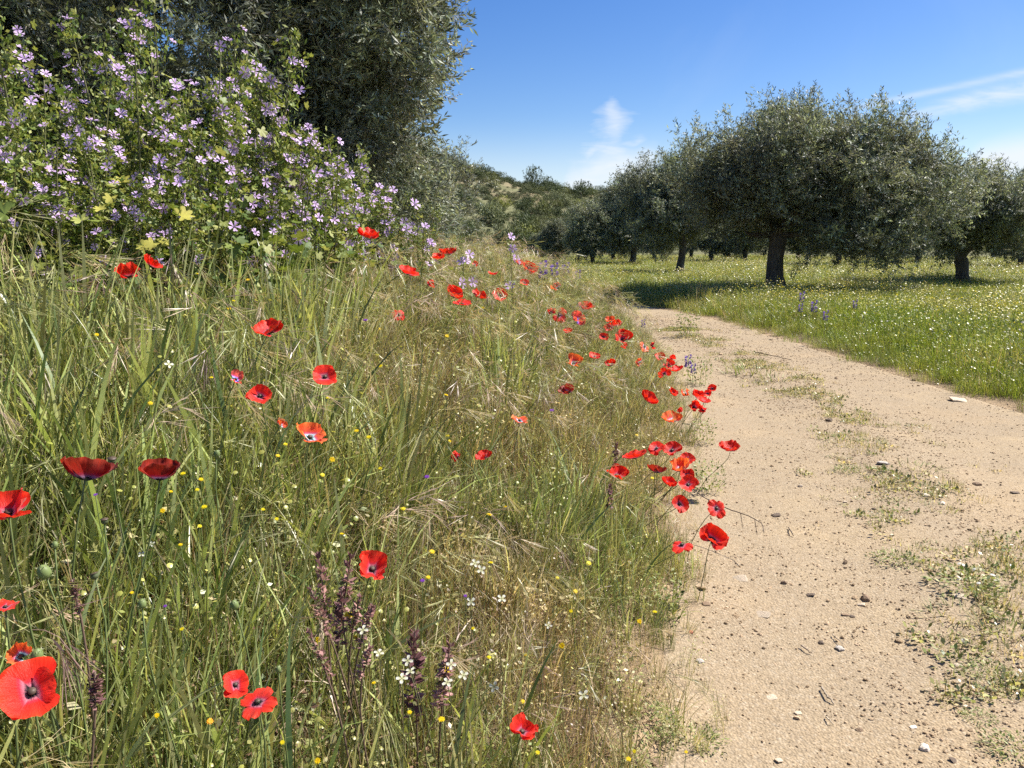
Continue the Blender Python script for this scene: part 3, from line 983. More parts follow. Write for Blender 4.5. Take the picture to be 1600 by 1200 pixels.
# poppies: px, py, width px, look, stem height, label
# looks: f open towards the viewer, b bowl seen from the side, u cup opening up, w wide flat, c crumpled or half closed, d drooping
POPPIES = [
 (50, 1080, 86, 'f', .52, 'largest wide open poppy at the bottom left, black eye towards the viewer'),
 (30, 1024, 28, 'c', .46, 'pale orange poppy half hidden just above the largest poppy'),
 (8, 947, 30, 'w', .5, 'flat narrow poppy cut by the left frame edge above the largest one'),
 (13, 790, 60, 'b', .55, 'big bright poppy cut by the left frame edge'),
 (137, 731, 66, 'b', .56, 'dark red wide bowl poppy, left one of the shaded pair'),
 (250, 735, 52, 'b', .55, 'dark red cup poppy, right one of the shaded pair'),
 (368, 1069, 40, 'f', .46, 'round cup poppy touching the drooping four petalled one at the bottom'),
 (402, 1095, 56, 'd', .46, 'drooping poppy with four separated petals at the bottom'),
 (584, 883, 41, 'u', .46, 'crinkled cup poppy right of the purple spikes'),
 (817, 1137, 34, 'u', .36, 'lowest poppy, cupped, alone near the bottom middle'),
 (406, 618, 34, 'f', .5, 'poppy with a dark eye facing the viewer, below the drooping straw'),
 (508, 588, 37, 'f', .5, 'ragged poppy showing its dark centre, upper right of the dark eyed one'),
 (486, 675, 37, 'u', .48, 'pale rimmed cup poppy in the middle of the bank'),
 (440, 661, 16, 'c', .46, 'tiny poppy just left of the pale rimmed cup'),
 (419, 510, 38, 'b', .48, 'bright poppy alone in the upper left grass'),
 (371, 588, 19, 'c', .46, 'pinkish crumpled poppy behind straw awns'),
 (200, 424, 28, 'c', .45, 'poppy behind crossing grass blades under the mallows'),
 (238, 409, 22, 'c', .45, 'small torn poppy beside the one behind grass blades'),
 (576, 364, 25, 'u', .45, 'highest poppy, standing alone against the mallows'),
 (685, 400, 19, 'u', .45, 'lower one of two poppies touching at the bank crest'),
 (700, 391, 23, 'b', .45, 'upper one of two poppies touching at the bank crest'),
 (637, 426, 30, 'w', .45, 'flat wide poppy left of the crest pair'),
 (672, 443, 13, 'c', .43, 'tiny poppy between the flat wide one and the trio'),
 (770, 428, 16, 'w', .43, 'small poppy above the row of four'),
 (710, 457, 25, 'b', .43, 'first poppy in the row of four, dark at its base'),
 (722, 474, 25, 'w', .42, 'poppy hanging below the first of the row of four'),
 (751, 460, 21, 'b', .43, 'tilted middle poppy of the row of four'),
 (781, 461, 22, 'f', .43, 'right end poppy of the row of four'),
 (624, 491, 20, 'd', .43, 'two lobed small poppy in the green grass beside a yellow flower'),
 (742, 412, 9, 'c', .45, 'tiny faded poppy near the lilac flowers at the crest'),
 (810, 411, 17, 'w', .42, 'left one of the two poppies at the crest beside blue flowers'),
 (828, 417, 20, 'b', .42, 'right one of the two poppies at the crest beside blue flowers'),
 (820, 442, 14, 'f', .4, 'small poppy below the crest two'),
 (870, 447, 14, 'c', .38, 'faded poppy among dry heads near the crest'),
 (812, 656, 27, 'w', .4, 'orange red disc poppy alone in the dry grass'),
 (712, 713, 15, 'c', .38, 'narrow crumpled poppy left of a small round one'),
 (754, 711, 20, 'u', .38, 'small round poppy right of the crumpled narrow one'),
 (886, 608, 22, 'u', .4, 'dark rimmed crimson poppy cup in the dry grass'),
 (861, 486, 12, 'c', .38, 'small poppy at the left of the upper cluster'),
 (874, 492, 24, 'd', .38, 'poppy with petals hanging, striped by grass stalks'),
 (902, 497, 19, 'c', .38, 'pinkish shaded poppy in the middle of the upper cluster'),
 (916, 477, 21, 'u', .38, 'topmost poppy of the upper cluster, dark spot below'),
 (887, 517, 12, 'u', .36, 'tiny cup poppy below the upper cluster'),
 (953, 499, 13, 'u', .36, 'upper orange poppy of the tight trio'),
 (964, 505, 14, 'c', .36, 'right darker poppy of the tight trio'),
 (953, 511, 13, 'c', .35, 'lowest dark poppy of the tight trio'),
 (943, 526, 14, 'f', .35, 'small poppy left below the tight trio'),
 (974, 526, 23, 'u', .36, 'large poppy with dark crumpled top right of the trio'),
 (977, 541, 10, 'c', .33, 'tiny poppy under the dark topped one'),
 (1008, 541, 19, 'd', .33, 'ragged poppy with pale petal tip towards the track'),
 (1021, 541, 9, 'c', .33, 'small bud like poppy right of the ragged one'),
 (897, 564, 22, 'b', .37, 'bright poppy crossed by a pale straw'),
 (929, 557, 17, 'w', .36, 'oval poppy right of the straw crossed one'),
 (952, 567, 15, 'c', .35, 'torn poppy with a purple stalk through it'),
 (1031, 557, 16, 'f', .32, 'poppy above the pair beside the leafy weed'),
 (1052, 559, 10, 'c', .32, 'tiny poppy beside the blue flower at the track edge'),
 (1046, 568, 13, 'u', .3, 'left half of the double poppy beside the blue flower'),
 (1057, 575, 17, 'u', .3, 'right half of the double poppy beside the blue flower'),
 (1038, 584, 18, 'd', .3, 'two lobed poppy left below the double one'),
 (1000, 566, 10, 'c', .33, 'faded orange poppy next to a black bud'),
 (1015, 621, 25, 'b', .34, 'fan shaped upright poppy on a broad green blade'),
 (1052, 612, 14, 'b', .3, 'tilted egg shaped poppy left of the edge group'),
 (1071, 614, 13, 'c', .28, 'withered poppy showing pale petal undersides'),
 (1090, 616, 17, 'b', .28, 'round poppy on top of the edge group'),
 (1106, 615, 12, 'f', .27, 'small poppy between the round one and the outermost'),
 (1113, 607, 14, 'f', .27, 'outermost poppy of the edge group over the track'),
 (1100, 627, 22, 'w', .27, 'wide bright poppy in the middle of the edge group'),
 (1085, 634, 16, 'c', .27, 'dark lower left poppy of the edge group'),
 (1097, 640, 12, 'c', .25, 'lowest poppy of the edge group with white streak'),
 (1049, 652, 25, 'u', .3, 'two tiered poppy with glossy pale patches'),
 (1063, 641, 9, 'c', .28, 'tiny dark poppy right of the two tiered one'),
 (1026, 700, 23, 'f', .38, 'tall upper left poppy of the big cluster'),
 (1050, 703, 29, 'w', .38, 'smooth disc poppy at the top of the big cluster'),
 (1074, 718, 24, 'f', .36, 'round poppy with dark eye at the right of the big cluster'),
 (993, 713, 36, 'w', .36, 'wide flat poppy left of the big cluster'),
 (965, 738, 28, 'b', .36, 'leftmost bright poppy below the wide flat one'),
 (1027, 732, 24, 'b', .35, 'maroon shaded poppy in the heart of the big cluster'),
 (1062, 728, 26, 'c', .35, 'crumpled pale streaked poppy in the big cluster'),
 (1074, 742, 20, 'f', .34, 'lower right poppy of the big cluster above the bowl'),
 (1046, 752, 22, 'b', .34, 'poppy behind purple awns below the big cluster'),
 (1075, 757, 29, 'f', .33, 'open bowl poppy with dark centre, lowest of the big cluster'),
 (1062, 787, 26, 'f', .3, 'slanted poppy hanging under the purple awns'),
 (1141, 697, 26, 'u', .3, 'lone poppy on a slim stem leaning over the track'),
 (1120, 794, 27, 'd', .26, 'four lobed poppy beside the bent dry twig'),
 (1065, 850, 29, 'd', .24, 'three lobed poppy low at the track edge'),
 (1115, 838, 36, 'b', .26, 'open poppy showing stamens, lowest over the track'),
]

YELLOWS = [(235,630,9),(286,740,10),(314,749,9),(308,765,8),(254,798,10),(319,792,11),(267,768,7),(312,822,8),(282,851,8),(512,621,9),(697,617,8),
 (446,694,8),(557,673,9),(576,683,10),(519,718,11),(504,742,9),(434,712,8),(699,681,8),(703,689,7),(630,795,11),(765,804,11),(411,796,8),(675,862,11),
 (767,879,9),(534,834,8),(432,811,8),(789,792,7),(594,732,8),(245,1118,10),(328,1127,12),(206,926,7),(284,983,9),(544,962,16),(556,996,9),(697,1049,17),
 (690,1124,13),(640,1113,9),(764,1027,9),(496,1189,12),(441,1160,9),(669,902,9),(497,1000,12),(584,1067,8),(739,982,7),(878,1009,12),(871,903,7),(899,924,9),
 (892,955,8),(999,971,10),(1023,956,9),(821,1023,7),(844,1052,7),(817,1096,8),(840,1176,9),(982,1186,10),(991,1174,7),(1072,1175,7),(920,880,10),(995,680,7),
 (1019,747,7),(163,414,7),(309,428,7),(358,482,8),(365,470,7),(151,523,8),(330,590,8),(387,437,7),(594,572,9),(698,525,8),(605,490,8),(594,514,6),(755,481,7),(874,557,6),(849,544,6)]
WHITES = [(742,880,13,'upper'),(752,890,13,''),(736,940,13,''),(784,935,13,''),(567,984,15,''),(592,1020,14,''),(637,1032,15,''),(641,1049,15,''),(628,1060,16,''),
 (705,1038,14,''),(699,1066,15,''),(724,1055,14,''),(772,1073,14,''),(912,1086,16,''),(857,977,10,''),(237,850,9,''),(221,866,9,''),(264,569,12,'')]
VIOLETS = [(149,773,8),(571,500,9),(667,745,10),(660,907,9),(727,931,7),(258,947,7),(862,641,9)]

heads = []
pop_pos = []
for (px, py, w, look, hs, lab) in POPPIES:
    P, h, t = at(px, py, hs, tmax=4.7 if (px, py) == (576, 364) else 9.0)
    pop_pos.append((P, h, t))
    heads.append((P, w / FPX * t * 0.5))
yel_pos, whi_pos, vio_pos = [], [], []
for (px, py, w) in YELLOWS:
    hs = 0.34 if px < 780 else 0.26
    if px > 930:
        hs = 0.14
    v = at(px, py, hs)
    yel_pos.append(v)
    heads.append((v[0], 0.012))
for (px, py, w, _) in WHITES:
    v = at(px, py, 0.4 if px < 800 else 0.3)
    whi_pos.append(v)
    heads.append((v[0], 0.015))
for (px, py, w) in VIOLETS:
    v = at(px, py, 0.4)
    vio_pos.append(v)
    heads.append((v[0], 0.01))
SPIKES = [((497, 866), (517, 990), 22, 'tall pink bracted purple spike, leftmost of the tall pair'),
          ((549, 866), (530, 1000), 22, 'tall pink bracted purple spike, right one of the tall pair'),
          ((534, 920), (529, 1015), 24, 'dark purple topped spike between the tall pair'),
          ((563, 930), (545, 990), 20, 'short pink spike above the yellow daisy head'),
          ((582, 946), (557, 1015), 20, 'slanting purple spike right of the yellow daisy head'),
          ((484, 918), (521, 1005), 18, 'pink spike leaning left of the tall pair'),
          ((648, 982), (643, 1130), 34, 'thick dark purple spike head above the white flowers'),
          ((704, 1005), (686, 1112), 26, 'purple spike behind the large yellow daisy'),
          ((580, 1010), (556, 1062), 18, 'small purple spike below the slanting one'),
          ((482, 985), (520, 1065), 18, 'lowest pink spike at the left of the purple group'),
          ((112, 906), (128, 960), 18, 'purple withered spike above the dark crumpled flower'),
          ((148, 1050), (152, 1110), 24, 'dark maroon crumpled flower spike right of the largest poppy'),
          ((964, 690), (958, 740), 11, 'dark purple spike left of the big poppy cluster'),
          ((954, 755), (952, 800), 11, 'dark purple spike below the leftmost bright poppy')]
sp_pos = []
for (p0, p1, w, lab) in SPIKES:
    v = at(*p0, 0.42 if p0[0] < 900 else 0.33)
    sp_pos.append(v)
    heads.append((v[0], 0.02))
PODS = [(175, 716, 13, 'seed', 'green poppy seed capsule right of the dark wide bowl poppy'),
        (163, 811, 12, 'seed', 'brown topped seed capsule below the shaded poppy pair'),
        (68, 892, 20, 'bud', 'fat hairy green poppy bud near the left edge'),
        (146, 896, 14, 'seed', 'pinkish seed capsule right of the fat hairy bud'),
        (222, 942, 13, 'bud', 'oval hairy bud above the dark maroon spike'),
        (366, 944, 13, 'bud', 'pale hairy bud on a long stem above the round cup poppy'),
        (58, 1022, 18, 'bud', 'upright yellow green bud behind the largest poppy'),
        (435, 1045, 9, 'bud', 'nodding bud right of the drooping poppy'),
        (339, 708, 10, 'bud', 'small bud under the drooping straw heads'),
        (86, 850, 9, 'bud', 'small nodding bud left of the brown topped capsule')]
pod_pos = []
for p in PODS:
    v = at(p[0], p[1], 0.46)
    pod_pos.append(v)
    heads.append((v[0], 0.012))

# ------------------------------------------------------------------ grass
def tuft(name, n, h, w, spread, lean, cols, seed, segs=4, droop=0.6, wvar=0.5, hvar=0.35, twist=0.6, base_dark=False):
    g = np.random.default_rng(seed)
    az = g.uniform(0, 2 * PI, n)
    r = spread * np.sqrt(g.random(n))
    B = np.c_[np.cos(az) * r, np.sin(az) * r, np.full(n, -0.02)]
    az2 = az + g.normal(size=n) * 0.9
    hh = h * (1 - hvar * g.random(n))
    th0 = lean * g.random(n)
    cur = droop * g.uniform(0.1, 1.0, n) ** 1.5
    lv = np.linspace(0, 1, segs + 1)
    P = np.zeros((n, segs + 1, 3))
    P[:, 0] = B
    for k in range(1, segs + 1):
        th = th0 + cur * lv[k] ** 1.5 * 1.6
        st = hh / segs
        P[:, k] = P[:, k - 1] + np.c_[np.sin(th) * np.cos(az2) * st, np.sin(th) * np.sin(az2) * st, np.cos(th) * st]
    sa = az2 + PI / 2 + g.normal(size=n) * twist
    S = np.c_[np.cos(sa), np.sin(sa), g.normal(size=n) * 0.15]
    wd = w * g.uniform(1 - wvar, 1 + wvar, n) * 0.5
    prof = np.array([0.75, 1.0, 0.95, 0.7, 0.08]) if segs == 4 else np.interp(np.linspace(0, 1, segs + 1), [0, .25, .5, .8, 1], [.75, 1, .95, .6, .08])
    L = P - S[:, None] * (wd[:, None] * prof[None])[..., None]
    Rr = P + S[:, None] * (wd[:, None] * prof[None])[..., None]
    V = np.stack([L, Rr], 2).reshape(-1, 3)
    nb = (segs + 1) * 2
    b = np.arange(n)[:, None] * nb + np.arange(segs)[None] * 2
    Q = np.stack([b, b + 1, b + 3, b + 2], -1).reshape(-1, 4)
    cols = np.asarray(cols, float)
    ci = g.choice(len(cols), n)
    C = cols[ci] * np.clip(np.exp(g.normal(size=(n, 1)) * 0.36), 0.4, 1.75)  # wide tone spread per blade imitates sunlit blades against shaded gaps
    C = np.repeat(C, nb, 0)
    return V, Q, C


def brome(acc, seed, n_st, h, spread, cols, droop, nsp=11, sl=0.05, awn=0.05):
    """dry grass stalks that hang over, with long awned spikelets"""
    g = np.random.default_rng(seed)
    for i in range(n_st):
        az = g.uniform(0, 2 * PI)
        b = np.array([g.normal() * spread, g.normal() * spread, -0.02])
        hh = h * g.uniform(0.7, 1.1)
        out = np.array([math.cos(az), math.sin(az), 0])
        dr = droop * g.uniform(0.5, 1.3)
        P = bez(b, b + np.array([0, 0, hh * 0.6]) + out * 0.03, b + np.array([0, 0, hh * 1.08]) + out * 0.12 * (1 + dr), b + np.array([0, 0, hh * (1.0 - 0.22 * dr)]) + out * (0.12 + 0.2 * dr), 12)
        side = np.array([-out[1], out[0], 0.0])
        wd = np.linspace(0.0013, 0.0006, 12)[:, None]
        c = np.array(cols[g.integers(len(cols))]) * g.uniform(0.75, 1.25)
        V = np.stack([P - side * wd, P + side * wd], 1).reshape(-1, 3)
        k = np.arange(11) * 2
        acc.add(V, np.stack([k, k + 1, k + 3, k + 2], -1), None, c)
        # spikelets
        s = g.uniform(0.52, 1.0, nsp)
        m = nsp
        idx = np.clip((s * 11).astype(int), 0, 10)
        base = P[idx] * (1 - (s * 11 - idx))[:, None] + P[idx + 1] * (s * 11 - idx)[:, None]
        tang = norm(P[idx + 1] - P[idx])
        D = norm(tang * 0.7 + np.array([0, 0, -0.55 * dr]) + g.normal(size=(m, 3)) * 0.33)
        fil = base + D * sl * g.uniform(0.2, 0.9, m)[:, None]
        N = rand_dirs(m, g)
        ln = sl * g.uniform(0.6, 1.1, m)
        V, Q = leaf_quads(fil, D, N, ln, ln * 0.06)
        acc.add(V, Q, None, c * 1.15)
        # awns: three thin hairs from each spikelet
        for q in range(3):
            D2 = norm(D + g.normal(size=(m, 3)) * 0.16)
            V, Q = leaf_quads(fil + D * ln[:, None] * 0.5, D2, N, awn * g.uniform(0.7, 1.3, m) + ln * 0.4, np.full(m, 0.0008))
            acc.add(V, Q, None, c * 1.25)


def leafy(acc, seed, n, h, spread, leaf, cols, ratio=0.28):
    """low leafy weeds: short leaves in all directions up to height h"""
    g = np.random.default_rng(seed)
    r = spread * np.sqrt(g.random(n))
    az = g.uniform(0, 2 * PI, n)
    z = h * g.random(n) ** 0.8
    B = np.c_[np.cos(az) * r, np.sin(az) * r, z]
    D = norm(np.c_[np.cos(az), np.sin(az), g.uniform(-0.2, 1.2, n)] + g.normal(size=(n, 3)) * 0.5)
    ln = leaf * g.uniform(0.5, 1.3, n)
    N = norm(np.array([[0, 0, 1.0]]) + g.normal(size=(n, 3)) * 0.4)
    V, Q = leaf_quads(B, D, N, ln, ln * ratio)
    cols = np.asarray(cols)
    C = cols[g.choice(len(cols), n)] * (1 + (g.random((n, 1)) - 0.5) * 0.5)
    acc.add(V, Q, None, np.repeat(C, 4, 0))


def dots(acc, seed, n, h0, h1, spread, size, col, stemcol=(0.13, 0.17, 0.05)):
    """small flower heads on thin stalks"""
    g = np.random.default_rng(seed)
    for i in range(n):
        a, r = g.uniform(0, 6.28), spread * math.sqrt(g.random())
        b = np.array([math.cos(a) * r, math.sin(a) * r, 0])
        t = b + np.array([g.normal() * 0.03, g.normal() * 0.03, g.uniform(h0, h1)])
        s = np.array([0.0008, 0.0004, 0])
        acc.add([b - s, b + s, t + s, t - s], [[0, 1, 2, 3]], None, stemcol)
        s = size * g.uniform(0.6, 1.2)
        nn = norm(np.array([[g.normal() * 0.5, g.normal() * 0.5 - 0.3, 1.0]]))[0]
        A = norm(np.cross(nn, [[0.3, 1, 0.1]]))[0]
        Bv = np.cross(nn, A)
        an = np.linspace(0, 2 * PI, 6, endpoint=False)
        V = [t + nn * s * 0.3] + [t + (math.cos(q) * A + math.sin(q) * Bv) * s for q in an]
        acc.add(V, None, [(0, 1 + k, 1 + (k + 1) % 6) for k in range(6)], np.array(col) * g.uniform(0.8, 1.15))


GRN = [(0.22, 0.265, 0.075), (0.28, 0.315, 0.1), (0.34, 0.355, 0.14), (0.10, 0.14, 0.035), (0.40, 0.38, 0.19)]
BLU = [(0.13, 0.19, 0.06), (0.25, 0.315, 0.1), (0.32, 0.37, 0.13), (0.36, 0.39, 0.16)]
STRAW = [(0.48, 0.40, 0.25), (0.40, 0.32, 0.19), (0.3, 0.22, 0.14), (0.5, 0.43, 0.28)]
BRN = [(0.2, 0.13, 0.075), (0.26, 0.17, 0.1), (0.15, 0.095, 0.06), (0.32, 0.22, 0.13)]
PUR = [(0.26, 0.17, 0.14), (0.36, 0.27, 0.2), (0.42, 0.34, 0.24)]
MIX = GRN[:3] + [(0.3, 0.29, 0.13), (0.34, 0.29, 0.16)]


def proto(name, build, mats=None):
    a = Acc()
    build(a)
    return bpy.data.objects.new(name, a.mesh(name, mats or [M_grass]))      # a source of shape for the stuff, not placed in the scene


def fine_green(a, s=1):
    a.add(*_t(tuft('t', 24, 0.40, 0.0045, 0.06, 0.35, GRN, s, droop=0.7)))
    a.add(*_t(tuft('t', 8, 0.30, 0.003, 0.05, 0.5, MIX + STRAW[:1], s + 50, droop=0.9)))


def _t(x):
    return x[0], x[1], None, x[2]


def broad_green(a, s=2):
    a.add(*_t(tuft('t', 8, 0.56, 0.0115, 0.05, 0.22, BLU, s, droop=0.55, segs=6, twist=1.0)))
    a.add(*_t(tuft('t', 5, 0.36, 0.008, 0.06, 0.5, GRN, s + 50, droop=1.0, segs=6)))


def straw_stalks(a, s=3):
    a.add(*_t(tuft('t', 14, 0.40, 0.0024, 0.07, 0.5, STRAW + BRN[:2], s, droop=0.6)))
    a.add(*_t(tuft('t', 8, 0.36, 0.003, 0.06, 0.4, MIX, s + 50, droop=0.6)))


def brome_tuft(a, s=4):
    brome(a, s, 5, 0.48, 0.035, STRAW[:3] + PUR + [(0.3, 0.3, 0.14)] * 3, 1.0, nsp=12, sl=0.036, awn=0.06)
    a.add(*_t(tuft('t', 9, 0.32, 0.003, 0.05, 0.4, MIX, s + 50, droop=0.7)))


def thatch(a, s=5):
    a.add(*_t(tuft('t', 26, 0.24, 0.0028, 0.08, 1.1, BRN + STRAW[1:3], s, droop=0.9)))
    leafy(a, s + 9, 26, 0.22, 0.07, 0.014, BRN + [(0.24, 0.14, 0.09)])
    dots(a, s + 11, 5, 0.16, 0.28, 0.07, 0.0045, (0.34, 0.33, 0.12), (0.2, 0.13, 0.07))


def low_leaf(a, s=6):
    leafy(a, s, 70, 0.2, 0.08, 0.026, GRN + [(0.2, 0.24, 0.07)])
    a.add(*_t(tuft('t', 8, 0.26, 0.003, 0.07, 0.5, MIX, s + 50, droop=0.5)))


def clover(a, s=7):
    leafy(a, s, 60, 0.26, 0.09, 0.016, MIX)
    dots(a, s + 3, 12, 0.18, 0.34, 0.08, 0.0065, (0.40, 0.42, 0.10))
    a.add(*_t(tuft('t', 12, 0.34, 0.0025, 0.08, 0.3, MIX + BRN[:1], s + 50, droop=0.3)))


def upright_fine(a, s=8):
    a.add(*_t(tuft('t', 26, 0.34, 0.0026, 0.07, 0.16, [(0.13, 0.165, 0.045), (0.18, 0.2, 0.06), (0.2, 0.17, 0.08), (0.1, 0.14, 0.04)], s, droop=0.25)))


PB = [proto('fine_green', lambda a: fine_green(a, 1)), proto('fine_green', lambda a: fine_green(a, 101)), proto('broad_green', lambda a: broad_green(a, 2)), proto('broad_green', lambda a: broad_green(a, 102)),
      proto('straw', lambda a: straw_stalks(a, 3)), proto('straw', lambda a: straw_stalks(a, 103)), proto('brome', lambda a: brome_tuft(a, 4)), proto('brome', lambda a: brome_tuft(a, 104)),
      proto('thatch', lambda a: thatch(a, 5)), proto('thatch', lambda a: thatch(a, 105)), proto('low_leaf', lambda a: low_leaf(a, 6)), proto('clover', lambda a: clover(a, 7)),
      proto('upright', lambda a: upright_fine(a, 8)), proto('upright', lambda a: upright_fine(a, 108))]
HT = np.array([.40, .40, .56, .56, .40, .40, .5, .5, .26, .26, .24, .34, .34, .34])


def tint_of(n, g, v=0.22):
    b = g.uniform(1 - v, 1 + v, (n, 1))
    return np.c_[b * g.uniform(0.94, 1.08, (n, 1)), b, b * g.uniform(0.85, 1.1, (n, 1)), np.ones((n, 1))]


def give_way(P, top, scl, tol=0.045):
    """grass that would stand between the viewer's side of a flower and the flower grows shorter there"""
    f = np.ones(len(P))
    for H, r in heads:
        H = np.array(H)
        L = np.hypot(H[0], H[1])
        u = H[:2] / L
        s = P[:, 0] * u[0] + P[:, 1] * u[1]
        n = np.abs(-P[:, 0] * u[1] + P[:, 1] * u[0])
        zl = CAM_H + (H[2] - CAM_H) * s / L - r * 0.6
        m = (s > L - 1.0) & (s < L + 0.02) & (n < tol + r)
        lim = np.clip((zl - P[:, 2]) / np.maximum(top, 0.05), 0.3, 1)
        f = np.where(m, np.minimum(f, lim), f)
    return f


# bank meadow
g = np.random.default_rng(300)
N = 150000
bx, by = g.uniform(-7.5, 2.6, N), g.uniform(0.2, 17, N)
rr_ = np.hypot(bx, by)
be = sdist(bx, by, LEFT)
dens = np.interp(rr_, [0, 2.6, 4.5, 7, 11, 17], [380, 400, 270, 150, 75, 38])
az_ = np.degrees(np.arctan2(bx, by))
keep = (be > -0.12) & (az_ > -52) & (rr_ > 0.62) & (g.random(N) < dens / (N / (10.1 * 16.8)))
keep &= ~((be < 0.35) & (g.random(N) > sstep(-0.12, 0.2, be + (fbm(bx * 3, by * 3, 61) - 0.5) * 0.3) * 0.95 + 0.12))
keep &= ~((bx < -3.0) & (by > 4.6) & (g.random(N) < 0.55))
bx, by, be, rr_ = bx[keep], by[keep], be[keep], rr_[keep]
n = len(bx)
bz = ground_z(bx, by)
lush = np.clip((-bx - 0.08 - 0.18 * by) * 1.1 + 0.6 + (fbm(bx * 1.6, by * 1.6, 71) - 0.5) * 1.3, 0, 1)
lush = np.maximum(lush, np.clip((fbm(bx * 2.2, by * 2.2, 81) - 0.56) * 5, 0, 0.8))
brown = np.exp(-(((bx + 0.12 + 0.02 * by) / 0.5) ** 2)) * sstep(1.4, 2.4, by) * (1 - sstep(3.6, 4.8, by))
brown = np.clip(brown + (fbm(bx * 2.5, by * 2.5, 91) - 0.6) * 1.2, 0, 1)
far_brome = 0.5 * sstep(3.2, 5.0, rr_) * (1 - 0.3 * lush)
lush = np.maximum(lush, 0.9 * np.exp(-(((bx - 0.42) / 0.3) ** 2 + ((by - 2.95) / 0.7) ** 2)))
lush = np.maximum(lush, 0.45 * sstep(4, 6, rr_))
brown *= 1 - 0.45 * lush
pw = np.stack([1.5 * lush + .5, 1.5 * lush + .5, 0.8 * lush ** 2 * (rr_ < 4.5) + 0.02, 0.8 * lush ** 2 * (rr_ < 4.5) + 0.02,
               1.1 - .7 * lush, 1.1 - .7 * lush, .10 + .22 * far_brome + .08 * (1 - lush), .10 + .22 * far_brome + .08 * (1 - lush),
               .4 + 1.8 * brown, .4 + 1.8 * brown, .5 + .3 * lush, .7 * (1 - far_brome) + .1,
               .8 * (1 - lush), .8 * (1 - lush)], 1)
low = sstep(0.55, 0.05, be)
pw = pw * (1 - 0.0) + 0
cs = np.cumsum(pw / pw.sum(1, keepdims=True), 1)
idx = (g.random((n, 1)) > cs).sum(1).clip(0, 13)
s = g.uniform(0.75, 1.15, n) * np.interp(be, [-0.1, 0.15, 0.5, 1.0], [0.3, 0.5, 0.85, 1.0]) * np.interp(rr_, [0, 6, 14], [1, 1.05, 1.25])
s *= np.interp(by, [0, 1.2, 2.2], [0.75, 0.85, 1.0])
sw = s * np.interp(rr_, [0, 4, 14], [1, 1.1, 1.5])
top = HT[idx] * s
P = np.c_[bx, by, bz]
f = give_way(P, top, s)
rot = np.c_[g.normal(size=(n, 2)) * 0.12, g.uniform(0, 6.28, n)]
dry = np.clip((1 - lush) * 0.25 + 0.2 * brown + g.normal(size=n) * 0.18 + (fbm(bx * 4, by * 4, 171) - 0.55) * 0.8, 0, 0.8)
dry[(idx >= 4) & (idx <= 9)] *= 0.3
dry *= (1 - 0.6 * lush)
bank_grass = scatter('bank_grass', P, rot, np.c_[sw, sw, s * f], idx, dry, tint_of(n, g), PB)

# orchard meadow on the other side of the track
def meadow_patch(a, s, flowers):
    a.add(*_t(tuft('t', 60, 0.34, 0.006, 0.28, 0.4, [(0.18, 0.25, 0.03), (0.23, 0.29, 0.045), (0.28, 0.32, 0.06), (0.13, 0.2, 0.03)], s, droop=0.5, segs=3)))
    leafy(a, s + 9, 60, 0.26, 0.28, 0.03, [(0.17, 0.23, 0.035), (0.26, 0.3, 0.06), (0.33, 0.33, 0.09)])
    if flowers == 'white':
        dots(a, s + 3, 5, 0.28, 0.45, 0.2, 0.013, (0.58, 0.58, 0.46))
        dots(a, s + 4, 6, 0.26, 0.4, 0.26, 0.010, (0.5, 0.46, 0.06))
    elif flowers == 'yellow':
        dots(a, s + 3, 14, 0.26, 0.42, 0.26, 0.012, (0.55, 0.5, 0.05))
        dots(a, s + 4, 5, 0.28, 0.42, 0.26, 0.011, (0.6, 0.6, 0.45))
    elif flowers == 'dry':
        a.add(*_t(tuft('t', 26, 0.42, 0.004, 0.28, 0.3, STRAW, s + 60, droop=0.5, segs=3)))


PM = [proto('meadow', lambda a: meadow_patch(a, 201, None)), proto('meadow', lambda a: meadow_patch(a, 202, 'white')), proto('meadow', lambda a: meadow_patch(a, 203, 'yellow')),
      proto('meadow', lambda a: meadow_patch(a, 204, 'dry')), proto('meadow', lambda a: meadow_patch(a, 205, None))]
g = np.random.default_rng(301)
N = 160000
rr_ = 4 + 88 * g.random(N) ** 1.5
az_ = np.radians(g.uniform(-14, 42, N))
mx_, my_ = rr_ * np.sin(az_), rr_ * np.cos(az_)
mm = -sdist(mx_, my_, RIGHT)
# uniform polar proposal -> thin to the density wanted
prop = N * (1.0 / 1.5) * ((rr_ - 4) / 88) ** (1 / 1.5 - 1) / 88 / (np.radians(56) * rr_)
want = np.interp(rr_, [4, 10, 20, 35, 60, 92], [48, 34, 16, 8, 3.4, 1.8])
keep = (mm > -0.05) & (g.random(N) < want / prop)
keep &= ~((mm < 0.4) & (g.random(N) > sstep(-0.1, 0.4, mm + (fbm(mx_ * 2, my_ * 2, 63) - 0.5) * 0.4)))
mx_, my_, mm, rr_ = mx_[keep], my_[keep], mm[keep], rr_[keep]
n = len(mx_)
wn = fbm(mx_ * 0.35, my_ * 0.35, 95)
yn = fbm(mx_ * 0.25 + 40, my_ * 0.25, 97)
farf = sstep(9, 20, rr_)
dist_in = sstep(0.6, 2.5, mm)
pw = np.stack([np.full(n, .9), np.clip((wn - 0.6) * 12, 0, 2.0) * dist_in * (1 - 0.5 * farf) + 0.03 * farf, np.clip((yn - 0.45) * 5, 0, 1.2) * (0.25 + farf) * dist_in + 0.15 * farf, np.clip((fbm(mx_ * .6, my_ * .6, 99) - .5) * 8, 0, 0.9), np.full(n, .9)], 1)
cs = np.cumsum(pw / pw.sum(1, keepdims=True), 1)
idx = (g.random((n, 1)) > cs).sum(1).clip(0, 4)
